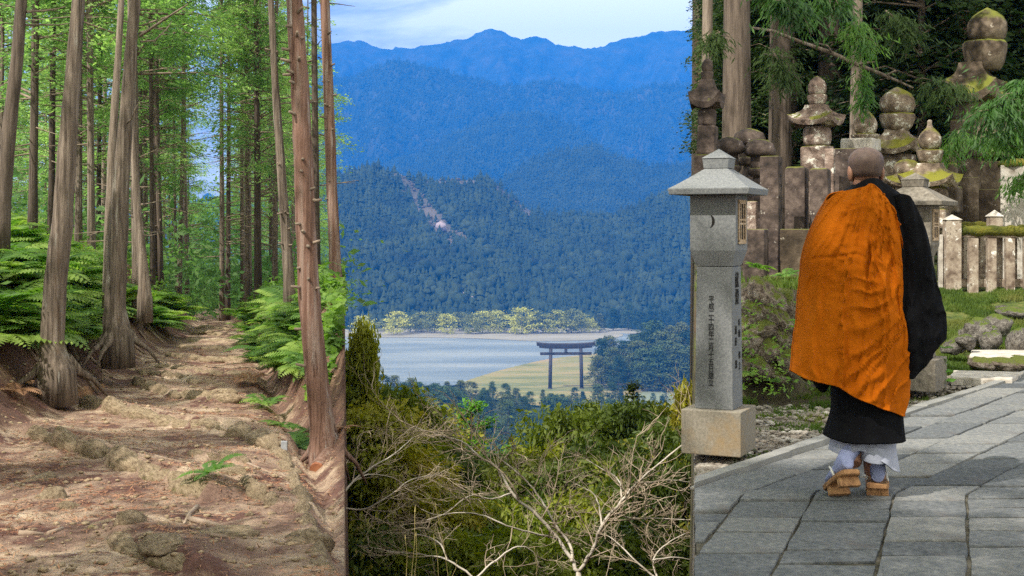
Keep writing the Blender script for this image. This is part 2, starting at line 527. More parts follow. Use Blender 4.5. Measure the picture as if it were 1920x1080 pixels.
# ================================================================== GROUND
LF = [(-12, -2.0), (4, -2.4), (7, -3.1), (11.1, -4.5), (15.4, -5.13), (18.95, -5.65), (24.7, -6.59), (30.2, -7.52), (34, -8.35), (60, -14.7), (110, -27)]
RF = [(-12, -.5), (4, -.62), (7, -.99), (8.74, -1.35), (11.1, -1.87), (15.4, -2.95), (18.95, -3.79), (24.7, -5.13), (30.2, -6.6), (34, -7.6), (60, -13.75), (110, -25.4)]
RISE = [(7, .04), (9.5, .10), (11, .40), (13, .85), (16, 1.15), (20, 1.15), (25, 1.0), (34, .55), (45, .25), (110, .2)]


def seam_l(d):
    return -.131 * max(d, 3.0)


def seam_r(d):
    return .1425 * max(d, 3.0)


def trail_d(py):
    """depth at which the trail surface shows at photo row py"""
    k = (py - HY) / F
    return (CAMZ + .54 - .0241 * 7) / (k - .0241)


STEPS = [([(55, 815), (180, 855), (310, 900), (390, 935)], .62, .13, 'the long mossy step crossing the near trail', .20),
         ([(160, 760), (250, 783), (345, 797), (430, 808), (520, 838)], .55, .12, 'the second step above the near one', .20),
         ([(255, 720), (330, 745), (445, 760)], .5, .11, 'the third step, ending in a squared block', .20),
         ([(265, 700), (350, 715), (430, 728)], .36, .08, 'the thin fourth step', .24),
         ([(290, 690), (370, 700), (470, 706)], .42, .08, 'the fifth step on the middle trail', .24),
         ([(320, 668), (400, 676), (466, 680)], .45, .08, 'the sixth step on the middle trail', .24),
         ([(335, 652), (400, 656), (458, 660)], .5, .08, 'the seventh step on the far trail', .24),
         ([(350, 638), (400, 641), (446, 643)], .55, .08, 'the eighth step on the far trail', .24),
         ([(362, 626), (400, 628), (436, 629)], .55, .08, 'the ninth step near the trail end', .24),
         ([(366, 616), (398, 617), (430, 618)], .6, .08, 'the last step at the trail end', .24),
         ([(355, 855), (420, 862), (465, 880)], .28, .08, 'the short row in the shade right of the middle', .20),
         ([(400, 900), (455, 905), (520, 950)], .30, .09, 'the broken row beside the small fern', .28),
         ([(210, 1010), (280, 1045), (360, 1075)], .42, .10, 'the nearest step at the bottom of the trail', .22)]
STEP_W = [([((p[0] - 960.0) / F * trail_d(p[1]), trail_d(p[1])) for p in s[0]], s[2]) for s in STEPS]


def ledge(x, d):
    """earth held back behind each row of edging stones"""
    z = 0.0
    for line, h in STEP_W:
        if x < line[0][0] - .3 or x > line[-1][0] + .3 or d < line[-1][1] - 2.2 and d < line[0][1] - 2.2:
            continue
        dl = lerp_tab(line, x)
        e = d - dl
        w = 1.1
        if -.08 < e < w:
            m = sstep(line[0][0] - .3, line[0][0] + .1, x) * (1 - sstep(line[-1][0] - .1, line[-1][0] + .3, x))
            z += h * .85 * m * sstep(-.06, .04, e) * (1 - max(0.0, e - .1) / (w - .1))
    return z


def h_left(x, d):
    zt = -.54 - .0241 * (d - 7) - .03 * max(0.0, d - 34)
    lf, rf = lerp_tab(LF, d), lerp_tab(RF, d)
    s = lf - x
    z = zt
    far = 1.0 - .6 * sstep(34, 48, d)
    if s > 0:
        z += far * (1.35 * sstep(-.1, 1.7, s) * (1 + .25 * fbm(x * .7, d * .5, 2)) + .28 * min(6.0, max(0.0, s - .8)))
        z += .10 * fbm(x * 1.8, d * 1.8, 7) * sstep(0, .6, s)
    r = x - rf
    if r > 0:
        z -= .14 * math.exp(-((r - .12) / .11) ** 2) * sstep(6, 8, d) * (1 - sstep(17, 22, d))
        z += lerp_tab(RISE, d) * sstep(.22, .22 + .55, r) * (1 + .2 * fbm(x * .8, d * .8, 5))
        z += .07 * fbm(x * 2.4, d * 2.4, 3) * sstep(.2, .5, r)
    if s <= .3 and r <= .2:
        z += ledge(x, d)
    z += .035 * fbm(x * 1.3, d * 1.6, 1) + .018 * fbm(x * 5, d * 5, 9)
    e = x - seam_l(d)
    if e > 0:
        z -= min(7.0, 60.0 * e) + .5 * e
    return z


def h_mid(x, d):
    z = -2.2 - .33 * max(d, -2)
    return max(z, -116.0) + .25 * fbm(x * .15, d * .15, 3)


def h_right(x, d):
    """path terrace: level paving, gravel, then a raised grave terrace and a wooded slope"""
    px = 960 + F * x / max(d, 1.0)
    up = .84 * sstep(10.2, 10.9, d - .9 * sstep(1470, 1560, px))        # terrace held by the boulder wall
    sl = .62 * sstep(12.2, 16.5, d)                                         # lawn slope on the far side
    k = sstep(1560, 1700, px)
    z = up * (1 - k) + sl * k
    z += .3 * k * sstep(16.5, 19, d)
    z += .40 * max(0.0, d - 23.5) + .5 * sstep(23, 27, d) * fbm(x * .3, d * .3, 6)
    if d > 7 and px < 2300:
        z += .015 * fbm(x * 4, d * 4, 8)
    return z - .05


def grid_mesh(name, rows, ncol, xl, xr, hf, mat, smooth=True, skirt=None):
    V, Fq = [], []
    n = None
    for d in rows:
        a, b = xl(d), xr(d)
        xs = [a + (b - a) * i / (ncol - 1) for i in range(ncol)]
        if skirt:
            xs = skirt(xs, a, b)
        n = len(xs)
        for x in xs:
            V.append((x, d, hf(x, d)))
    for i in range(len(rows) - 1):
        for j in range(n - 1):
            o = i * n + j
            Fq.append((o, o + 1, o + n + 1, o + n))
    me = np_mesh(name, V, Fq, mat, smooth)
    o = put(name, me)
    o['kind'] = 'structure'
    return o


def geo_rows(a, b, k):
    r = [a]
    while r[-1] < b:
        r.append(r[-1] * k)
    return r


# --- forest trail ground
rows = [-12, -9, -6, -4, -2, 0, 1.5, 3] + geo_rows(4.2, 36, 1.0125) + geo_rows(37, 110, 1.03)


def xleft(d):
    return min(-.62 * d - 10, -14)


def skirt_l(xs, a, b):
    base = [a + (xs[0] - a)] + []
    span = 4 + max(d_cur[0], 3) * .45
    near = [b - span * (1 - i / 109) for i in range(110)]
    return [a, a + (near[0] - a) * .35, a + (near[0] - a) * .7] + near + [b + .012, b + .05, b + .12]


d_cur = [0]


def h_left_c(x, d):
    return h_left(x, d)


V, Fq = [], []
for d in rows:
    d_cur[0] = d
    xs = skirt_l([xleft(d)], xleft(d), seam_l(d))
    nX = len(xs)
    for x in xs:
        V.append((x, d, h_left(x, d)))
for i in range(len(rows) - 1):
    for j in range(nX - 1):
        o = i * nX + j
        Fq.append((o, o + 1, o + nX + 1, o + nX))
me = np_mesh('trail_ground', V, Fq, M['earth'], True)


def vert_attr(me, name, vals):
    at = me.attributes.new(name, 'FLOAT', 'POINT')
    at.data.foreach_set('value', np.asarray(vals, dtype=np.float32))


bk, gr = [], []
for x, d, z in V:
    s, r = lerp_tab(LF, d) - x, x - lerp_tab(RF, d)
    k = max(sstep(-.15, .45, s), sstep(.08, .45, r))
    bk.append(k)
    gr.append(.62 * sstep(1.2, 2.2, s) + .5 * sstep(.6, 1.1, r) * sstep(13, 15, d))
vert_attr(me, 'bank', bk)
vert_attr(me, 'green', gr)
trail = put('trail_ground', me)
trail['kind'] = 'structure'
# --- slope that falls away to the valley
grid_mesh('valley_slope', [-12, -8, -4, 0, 3] + geo_rows(5, 430, 1.09), 40, lambda d: -.16 * max(d, 0) - 3, lambda d: .17 * max(d, 0) + 1.5,
          h_mid, M['slope'])
# --- temple ground
rows = [-8, -5, -2, 0, 2, 3] + geo_rows(4.0, 75, 1.021)
V, Fq = [], []
for d in rows:
    b = seam_r(d)
    xs = [b - .12, b - .06, b - .02, b - .004] + [b + (.34 * max(d, 3) + 2.0) * (i / 99) ** 1.0 for i in range(100)] + [b + .5 * max(d, 3) + 9, b + .7 * max(d, 3) + 20]
    nX = len(xs)
    for x in xs:
        z = h_right(max(x, b), d) - .012
        if x < b:
            z -= 60 * (b - x)
        V.append((x, d, z))
for i in range(len(rows) - 1):
    for j in range(nX - 1):
        o = i * nX + j
        Fq.append((o, o + 1, o + nX + 1, o + nX))
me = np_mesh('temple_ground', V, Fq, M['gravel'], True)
at1, at2, at3 = [], [], []
for x, d, z in V:
    px = 960 + F * x / max(d, 1)
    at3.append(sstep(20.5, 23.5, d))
    at2.append(sstep(1700, 1760, px) * sstep(11.4, 12.4, d))
    at1.append(sstep(9.2, 10.2, d))
vert_attr(me, 'terrace', at1)
vert_attr(me, 'lawn', at2)
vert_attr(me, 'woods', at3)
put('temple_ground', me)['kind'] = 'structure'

# ================================================================== VALLEY
VZ = -116.0


def G(px, py, z=VZ):
    d = F * (CAMZ - z) / (py - HY)
    return ((px - 960) / F * d, d, z)


grid_mesh('valley_floor', [300 + 60 * i for i in range(26)], 40, lambda d: -1100.0, lambda d: 1300.0, lambda x, d: VZ - .5, M['hill_trees'])


def sheet(name, pts, mat, dz):
    """flat sheet from an outline given on the valley floor"""
    sm = []
    n = len(pts)
    for i in range(n):
        p0, p1, p2, p3 = [np.array(G(*pts[(i + k) % n])) for k in (-1, 0, 1, 2)]
        for t in (0, .25, .5, .75):
            sm.append(tuple(.5 * ((2 * p1) + (p2 - p0) * t + (2 * p0 - 5 * p1 + 4 * p2 - p3) * t * t + (3 * p1 - p0 - 3 * p2 + p3) * t ** 3)))
    bm = bmesh.new()
    vs = [bm.verts.new((p[0], p[1], VZ + dz)) for p in sm]
    f = bm.faces.new(vs)
    if f.normal.z < 0:
        f.normal_flip()
    bmesh.ops.triangulate(bm, faces=bm.faces[:])
    bm.normal_update()
    me = bpy.data.meshes.new(name)
    bm.to_mesh(me)
    bm.free()
    for p in me.polygons:
        pass
    o = put(name, me, mat)
    o['kind'] = 'structure'
    return o


sheet('river_bank', [(300, 640), (480, 634), (700, 629), (1000, 624), (1190, 626), (1180, 617), (1000, 612), (820, 614), (640, 618), (300, 624)], M['sandbar'], .3)
sheet('river_water', [(300, 720), (560, 726), (720, 724), (850, 724), (905, 706), (970, 688), (1050, 672), (1180, 664), (1190, 640), (1170, 626), (1000, 627), (820, 628), (640, 631), (300, 638)], M['riverbed'], .6)
sheet('sandbar', [(560, 631), (800, 627.5), (1000, 626.5), (1158, 626), (1140, 637), (1010, 641), (860, 635), (700, 634)], M['sandbar'], .9)
sheet('meadow', [(868, 722), (905, 706), (970, 688), (1050, 672), (1180, 664), (1260, 700), (1190, 742), (1050, 765), (900, 745)], M['valley_grass'], .9)
sheet('field', [(1130, 800), (1175, 740), (1300, 724), (1500, 716), (1600, 790)], M['field'], .8)


def ridge(name, crest, D, Db, zb, mat, gully, seed, px0=100, px1=2000, step=9, nr=46, jag=0.0, extra=None, gs=1.0):
    """one mountain ridge: front slope from (Db, zb) up to the crest at depth D, and a back slope"""
    cols = int((px1 - px0) / step) + 1
    V, Fq = [], []
    ts = [i / (nr - 1) for i in range(nr)] + [1.08, 1.2, 1.45]
    for t in ts:
        for c in range(cols):
            px = px0 + step * c
            x = (px - 960) / F * D
            zc = CAMZ - (lerp_tab(crest, px) - HY) / F * D
            zc += jag * (fbm(x * 14 / D * 6, seed, 1, 5) + .55 * fbm(x * 60 / D * 6, seed, 4, 3))
            if t <= 1:
                y = Db + (D - Db) * t
                sh = t ** .92
                z = zb + (zc - zb) * sh
                env = math.sin(math.pi * min(1, t * .98)) ** .8
                g = noise.ridged_multi_fractal(Vector((x * gs / 520 + seed, y * gs / 1500 + seed, 0)), .9, 2.1, 5, 1.0, 2.0) - 1.1
                z += gully * g * env
                y += gully * .7 * fbm(x / 300, t * 3, seed) * env
                # never above the sight line of its own crest
            else:
                y = D + (D - Db) * (t - 1)
                z = zc - (zc - zb) * (t - 1) * 1.6
            V.append((x, y, z))
    for i in range(len(ts) - 1):
        for j in range(cols - 1):
            o = i * cols + j
            Fq.append((o, o + 1, o + cols + 1, o + cols))
    o = put(name, np_mesh(name, V, Fq, mat, True))
    o['kind'] = 'structure'
    return np.array(V), np.array(Fq), o


CR_A = [(100, 424), (470, 424), (560, 377), (600, 330), (652, 330), (690, 321), (720, 318), (750, 325), (790, 340), (830, 337), (900, 336), (940, 352), (980, 385), (1010, 404), (1050, 408), (1100, 412), (1140, 413), (1180, 402), (1215, 385), (1250, 370), (1293, 357), (1500, 300), (2000, 280)]
CR_B = [(100, 420), (800, 420), (900, 360), (940, 338), (975, 318), (1010, 297), (1050, 284), (1090, 278), (1125, 281), (1150, 291), (1180, 303), (1215, 313), (1250, 312), (1293, 308), (1500, 290), (2000, 300)]
CR_C = [(100, 424), (470, 424), (560, 378), (605, 332), (640, 330), (700, 322), (760, 302), (800, 285), (840, 258), (880, 240), (930, 222), (985, 213), (1030, 220), (1070, 235), (1110, 258), (1150, 285), (1180, 305), (1300, 330), (2000, 330)]
CR_D = [(100, 424), (470, 424), (560, 291), (600, 158), (655, 150), (700, 133), (735, 122), (750, 120), (775, 130), (810, 136), (845, 141), (880, 145), (910, 152), (940, 165), (975, 163), (1010, 158), (1045, 155), (1080, 165), (1110, 178), (1150, 176), (1190, 172), (1230, 162), (1260, 156), (1293, 158), (1500, 140), (2000, 150)]
CR_E = [(100, 424), (470, 424), (560, 254), (600, 84), (655, 78), (680, 77), (705, 86), (730, 90), (770, 87), (815, 85), (840, 82), (870, 75), (890, 64), (912, 57), (930, 61), (950, 69), (985, 73), (1005, 70), (1020, 74), (1045, 84), (1075, 86), (1100, 93), (1118, 95), (1140, 87), (1165, 78), (1195, 70), (1220, 60), (1238, 56), (1262, 63), (1293, 55), (1500, 60), (2000, 70)]
VA, FA, hillA = ridge('near_hill', CR_A, 2150, 1500, -116, M['hill'], 16, 3.1, step=10, jag=3)
VB, FB, hillB = ridge('middle_hill', CR_B, 3500, 2800, -90, M['hill'], 30, 7.7, step=10, jag=5)
VC, FC, hillC = ridge('wooded_mountain', CR_C, 4900, 4000, -60, M['hill'], 80, 1.3, step=9, jag=7)
VD, FD, hillD = ridge('long_mountain', CR_D, 6200, 5000, -20, M['hill_far'], 170, 5.9, step=6, nr=90, jag=13, gs=1.0)
VE, FE, hillE = ridge('far_mountain', CR_E, 9000, 7200, 40, M['hill_far'], 280, 9.2, step=6, nr=80, jag=16, gs=.9)


def proj(p):
    return 960 + F * p[..., 0] / p[..., 1], HY - F * (p[..., 2] - CAMZ) / p[..., 1]


def in_poly(px, py, poly):
    c = np.zeros(px.shape, bool)
    n = len(poly)
    for i in range(n):
        x0, y0 = poly[i]
        x1, y1 = poly[i - 1]
        k = ((y0 > py) != (y1 > py)) & (px < (x1 - x0) * (py - y0) / (y1 - y0 + 1e-9) + x0)
        c ^= k
    return c


BROWNS = [[(738, 324), (770, 331), (782, 352), (806, 380), (842, 420), (880, 446), (865, 458), (838, 462), (815, 445), (786, 405), (760, 362)], [(780, 333), (905, 336), (890, 345), (800, 347)],
          [(925, 348), (960, 362), (1014, 404), (985, 409), (950, 382)]]


def in_brown(px, py):
    c = np.zeros(px.shape, bool)
    for b in BROWNS:
        c |= in_poly(px, py, b)
    return c


def cone_tree(sides, tiers, rnd):
    """small irregular conifer, height 1"""
    V, T = [], []
    for k in range(tiers):
        z0, z1 = .06 + .82 * k / tiers, .06 + .82 * (k + 1) / tiers + .22 * (k < tiers - 1) + .12 * (k == tiers - 1)
        r = .27 * (1 - k / tiers) ** .8
        o = len(V)
        V.append((0, 0, z1))
        for j in range(sides):
            a = 2 * math.pi * j / sides + k
            rr = r * rnd.uniform(.72, 1.25)
            V.append((rr * math.cos(a), rr * math.sin(a), z0 + rnd.uniform(-.05, .05)))
        for j in range(sides):
            T.append((o, o + 1 + j, o + 1 + (j + 1) % sides))
    return np.array(V), np.array(T)


def round_tree(rnd, sides=7):
    V, T = [], []
    prof = [(.0, .12), (.34, .22), (.46, .5), (.36, .82), (.0, 1.0)]
    for r, z in prof:
        for j in range(sides):
            a = 2 * math.pi * j / sides
            rr = r * rnd.uniform(.75, 1.25)
            V.append((rr * math.cos(a), rr * math.sin(a), z + rnd.uniform(-.06, .06)))
    for i in range(len(prof) - 1):
        for j in range(sides):
            a, b = i * sides + j, i * sides + (j + 1) % sides
            T += [(a, b, b + sides), (a, b + sides, a + sides)]
    return np.array(V), np.array(T)


def forest_on(name, V, Fq, count, hmin, hmax, mat, tmpl, pxr=(560, 1390), keep=None, seed=1, wide=1.0):
    r = np.random.default_rng(seed)
    A = V[Fq]
    cen = A.mean(1)
    px, py = proj(cen)
    ok = (px > pxr[0]) & (px < pxr[1]) & (cen[:, 1] < V[:, 1].max() * .93)
    A = A[ok]
    e1, e2 = A[:, 1] - A[:, 0], A[:, 3] - A[:, 0]
    ar = np.abs(e1[:, 0] * e2[:, 1] - e1[:, 1] * e2[:, 0]) + .6 * np.abs(e1[:, 0] * e2[:, 2] - e1[:, 2] * e2[:, 0])
    idx = r.choice(len(A), count, p=ar / ar.sum())
    u, v = r.random((2, count, 1))
    a = A[idx]
    pts = (a[:, 0] * (1 - u) + a[:, 1] * u) * (1 - v) + (a[:, 3] * (1 - u) + a[:, 2] * u) * v
    if keep is not None:
        pts = pts[keep(pts, r)]
    n = len(pts)
    outV, outT, off = [], [], 0
    which = r.integers(0, len(tmpl), n)
    for k, (tv, tt) in enumerate(tmpl):
        pp = pts[which == k]
        m = len(pp)
        h = r.uniform(hmin, hmax, (m, 1, 1)) * (1 + .3 * r.standard_normal((m, 1, 1)).clip(-1, 1.4))
        ang = r.uniform(0, 6.28, m)
        c, s = np.cos(ang), np.sin(ang)
        w = tv[None] * h
        W = np.stack([(w[..., 0] * c[:, None] - w[..., 1] * s[:, None]) * wide, (w[..., 0] * s[:, None] + w[..., 1] * c[:, None]) * wide, w[..., 2]], -1) + pp[:, None, :] - np.array([0, 0, 1.0])
        T = (tt[None] + (np.arange(m) * len(tv))[:, None, None]) + off
        outV.append(W.reshape(-1, 3))
        outT.append(T.reshape(-1, 3))
        off += m * len(tv)
    me = np_mesh(name, np.concatenate(outV), np.concatenate(outT), mat)
    o = put(name, me)
    o['kind'] = 'stuff'
    return o


rr = random.Random(4)
T_con = [cone_tree(7, 3, rr) for _ in range(5)]
T_sml = [cone_tree(5, 2, rr) for _ in range(5)]
T_rnd = [round_tree(rr) for _ in range(5)]


def keepA(p, r):
    px, py = proj(p)
    ib = in_brown(px, py)
    dens = np.where(ib, .12, 1.0)
    return r.random(len(p)) < dens


def keep_brown(p, r):
    px, py = proj(p)
    return in_brown(px, py)


def keep_low(p, r):
    px, py = proj(p)
    return (py > 440 + 60 * np.sin(px * .021)) & (r.random(len(p)) < .8) & ~in_brown(px, py)


forest_on('hill_forest', VA, FA, 9500, 9, 18, M['hill_trees'], T_con, keep=keepA, seed=2, wide=1.15)
forest_on('felled_brush', VA, FA, 3500, 2, 5, M['brown_trees'], T_rnd, keep=keep_brown, seed=3)
forest_on('broadleaf_forest', VA, FA, 3200, 9, 15, M['hill_trees'], T_rnd, keep=keep_low, seed=7)
forest_on('middle_hill_forest', VB, FB, 9000, 9, 18, M['hill_trees'], T_sml, seed=4)
forest_on('mountain_forest', VC, FC, 12000, 14, 22, M['hill_trees'], T_sml, seed=5)
forest_on('long_mountain_forest', VD, FD, 15000, 14, 24, M['hill_trees'], T_sml, seed=6)
# brown felled patch colours on the near hill's surface
pxs, pys = proj(VA[FA].mean(1))
hillA.data.materials.append(M['hill_brown'])
hillA.data.polygons.foreach_set('material_index', in_brown(pxs, pys).astype(np.int32))

# pale blossoming trees on the hillside and bare rock face
bl = [(832, 440, 13), (722, 466, 7), (728, 478, 7), (918, 420, 6), (878, 552, 7), (884, 560, 6), (1195, 560, 5), (745, 523, 7)]
tb = [round_tree(rr, 9) for _ in range(3)]


def on_hill(px, py):
    """depth where the sight line meets the near hill"""
    q = np.hypot(pxs - px, pys - py)
    c = VA[FA[np.argmin(q)]].mean(0)
    return c


for i, (px, py, s) in enumerate(bl):
    c = on_hill(px, py)
    tv, tt = tb[i % 3]
    me = np_mesh('crown', tv * np.array([1, 1, .9]), tt, M['blossom'] if i != 7 else M['brown_trees'])
    t = empty('blossom_tree', ['large white blossoming tree below the felled brown hillside', 'pale pink tree alone in the dark forest at far left', 'pale pink tree just below another pale tree at far left', 'small whitish tree at the lower edge of the brown slope', 'pale pink tree in the forest above the river willows', 'pale pink tree low beside its twin above the river willows', 'small pinkish tree in the forest at the right end of the hillside', 'russet brown tree low in the forest on the left hillside'][i], 'tree', (c[0], c[1] - 6, c[2]))
    o = put('crown', me, None, t)
    k = s * (1.9 if i == 0 else 1.3) * c[1] / F
    o.scale = (k, k, k)
    mb = MB().tube([(0, 0, -6), (0, 0, .3 * k)], [.05 * k, .03 * k], 5)
    mb.build('trunk', M['bark_dark'], t)
# ================================================================== VALLEY THINGS
# --- the great torii
D_T = 930.0
zt0 = VZ + .5
kt = D_T / F                       # metres per photo pixel there
t = empty('torii_gate', 'huge dark torii gate standing on the meadow beside the river', 'torii gate', (XW(1061, D_T), D_T, zt0), R(4))


def tx(px):
    return (px - 1061) * kt


def tz(py):
    return (728 - py) * kt


for sx in (-1, 1):
    mb = MB()
    mb.tube([(sx * 29.8 * kt, 0, -.5), (sx * 29.2 * kt, 0, tz(690)), (sx * 28.2 * kt, 0, tz(650))], [3.6 * kt, 3.4 * kt, 3.1 * kt], 16)
    mb.lathe([(4.6 * kt, 0), (4.6 * kt, 3 * kt), (3.9 * kt, 3.4 * kt)], 16, (sx * 29.8 * kt, 0, -.2))
    p = mb.build('pillar', M['torii'], t, True)
    w = MB()
    w.box((sx * 28.6 * kt, 0, tz(659.5)), (9 * kt, 9 * kt, 1.6 * kt))
    w.build('wedge', M['torii'], p)
MB().box((0, 0, tz(661.5)), (97 * kt, 3.4 * kt, 5.4 * kt)).build('tie_beam', M['torii'], t, bevel=.1)
rings = []
for i in range(15):
    u = -1 + 2 * i / 14
    x = u * 54.5 * kt
    up = 2.6 * kt * abs(u) ** 2.5
    rings.append([(x, -4.2 * kt, tz(649) + up), (x, 4.2 * kt, tz(649) + up), (x * 1.012, 5.2 * kt, tz(643.2) + up), (x * 1.015, 0, tz(641.8) + up), (x * 1.012, -5.2 * kt, tz(643.2) + up)])
MB().rings(rings).build('top_lintel', M['torii'], t)
rings = []
for i in range(15):
    u = -1 + 2 * i / 14
    x = u * 50 * kt
    up = 2.2 * kt * abs(u) ** 2.5
    rings.append([(x, -3.2 * kt, tz(652.5) + up), (x, 3.2 * kt, tz(652.5) + up), (x, 3.2 * kt, tz(649.1) + up), (x, -3.2 * kt, tz(649.1) + up)])
MB().rings(rings).build('under_lintel', M['torii'], t)
MB().box((0, -.2, tz(655.6)), (5 * kt, 4.4 * kt, 6.0 * kt)).build('central_strut', M['torii'], t)


# --- crowns made of leaf clumps
def blob_crown(seed, n, shape, leaf, clump=40, spread=.09, droop=.3, up=.4):
    """leaf quads gathered in clumps through a crown of height 1 and shape(z)->radius"""
    r = np.random.default_rng(seed)
    k = max(6, n // clump)
    z = r.random(k) ** .9
    rad = np.array([shape(q) for q in z])
    a = r.uniform(0, 6.283, k)
    q = np.sqrt(r.uniform(.18, 1.0, k))
    wob = 1 + .28 * np.sin(a * 3 + z * 9 + seed) + .16 * np.sin(a * 5 - z * 14)
    C = np.stack([rad * q * wob * np.cos(a), rad * q * wob * np.sin(a), z], 1)
    idx = r.integers(0, k, n)
    off = r.standard_normal((n, 3)) * spread * np.array([1.25, 1.25, .6])
    pts = C[idx] + off
    out = pts.copy()
    out[:, 2] = 0
    out /= np.linalg.norm(out, axis=1, keepdims=True) + 1e-6
    D = out + r.standard_normal((n, 3)) * .6
    D[:, 2] -= droop
    N = r.standard_normal((n, 3)) * .7
    N[:, 2] += up
    N += out * .3
    ln = leaf * r.uniform(.6, 1.5, n)
    return leaf_arrays(pts, D, N, ln, ln * r.uniform(.26, .46, n))


def con_shape(z):
    return .05 + .25 * (1 - z) ** .75 * min(1.0, z * 6 + .35)


def wide_con(z):
    return .06 + .30 * (1 - z) ** .6 * min(1.0, z * 5 + .3)


def round_shape(z):
    return .10 + .44 * math.sqrt(max(0.0, 1 - (2 * z - .9) ** 2 * .8))


def dome_shape(z):
    return .10 + .40 * math.sqrt(max(0.0, 1 - z ** 2)) * min(1, .5 + 2 * z)


def small_trunk(h, r, bend=.05, seed=0):
    q = random.Random(seed)
    pts = [(bend * h * q.uniform(-.3, .3) * i / 5, bend * h * q.uniform(-.3, .3) * i / 5, h * i / 5) for i in range(6)]
    pts[0] = (0, 0, -h * .03)
    return MB().tube(pts, [r * (1.25 - 1.1 * i / 5.5) for i in range(6)], 7)


con_me = [np_mesh('crown', *blob_crown(30 + i, 4200, con_shape if i % 2 else wide_con, .042, 22, .03, .6), M['conifer']) for i in range(5)]
con_tr = small_trunk(.9, .016).mesh('trunk', True)


def valley_tree(px, py_top, d, h, name='conifer_tree', label='', group='', wide=1.0, zb=VZ, cat='tree', mes=con_me, mat=None):
    x = XW(px, d)
    zt_ = ZW(py_top, d)
    base = zb
    hh = h if h else zt_ - base
    t = empty(name, label, cat, (x, d, base if h is None else zt_ - hh), rng.uniform(0, 6.28), group)
    a = put('crown', rng.choice(mes), None, t)
    a.scale = (hh * wide, hh * wide, hh * .9)
    a.location = (0, 0, hh * .1)
    b = put('trunk', con_tr, M['bark_dark'], t)
    b.scale = (hh, hh, hh)
    return t


LBL_MID = 'tall dark conifer in the dense grove between the near hillside and the torii meadow'
mid = []
ORD = 'first second third fourth fifth sixth seventh eighth ninth tenth eleventh twelfth thirteenth fourteenth fifteenth'.split()


def nth(i, n):
    """how one would count to item i of n in a row"""
    if i == 0:
        return 'leftmost'
    if i < len(ORD):
        return ORD[i]
    return str(i + 1) + ('th' if i % 10 > 2 or i in (10, 11, 12) else ('st', 'nd', 'rd')[i % 10])


for i in range(130):
    d = rng.uniform(560, 860)
    px = rng.uniform(640, 1330)
    lim = lerp_tab([(640, 700), (700, 706), (760, 712), (840, 716), (950, 738), (1010, 734), (1090, 742), (1160, 740), (1180, 760), (1230, 775), (1330, 760)], px)
    mid.append((d, px, lim))
for d, px, lim in sorted(mid, reverse=True):
    h = rng.uniform(21, 31)
    py = HY + (CAMZ - (VZ + h)) * F / d
    while py < lim + rng.uniform(0, 14) and h > 9:
        h -= 1.0
        py = HY + (CAMZ - (VZ + h)) * F / d
    valley_tree(px, py, d, h, label=LBL_MID, group='conifers of the valley grove', wide=rng.uniform(.8, 1.25))
# edge of the grove that shows against the river and the meadow
EDGE = [(655, 700), (690, 702), (718, 706), (742, 702), (752, 712), (770, 709), (790, 712), (815, 714), (840, 712), (862, 709), (880, 712), (905, 728), (925, 716), (945, 722), (965, 730), (990, 736), (1015, 728), (1035, 738), (1055, 735), (1080, 728), (1095, 736), (1125, 722), (1150, 720), (1165, 728), (1240, 764), (1265, 762), (1280, 770)]
for k_, (px, py) in enumerate(EDGE):
    valley_tree(px + rng.uniform(-4, 4), py + rng.uniform(-3, 6), rng.uniform(770, 850), None, label=nth(k_, len(EDGE)) + ' from the left of the dark conifers edging the valley grove before the river',
                group='conifers at the edge of the valley grove', wide=rng.uniform(.8, 1.1))
# tall cedars right of the torii
CED = [(1128, 636, 960), (1143, 630, 985), (1150, 652, 935), (1172, 640, 970), (1188, 628, 1010), (1196, 640, 950), (1225, 603, 985), (1214, 622, 960), (1243, 622, 950), (1262, 612, 1010), (1252, 640, 930), (1278, 605, 990), (1290, 622, 960), (1307, 612, 985), (1330, 606, 980), (1122, 668, 930), (1160, 665, 920), (1205, 655, 920), (1232, 650, 915), (1270, 645, 920), (1298, 650, 920), (1325, 648, 930), (1350, 630, 960)]
CED.sort()
for i_, (px, py, d) in enumerate(CED):
    lb_ = nth(i_, 23) + ' from the left of the towering cedars right of the torii gate'
    valley_tree(px, py, d, None, label=lb_, group='cedars right of the torii', wide=rng.uniform(1.0, 1.35))
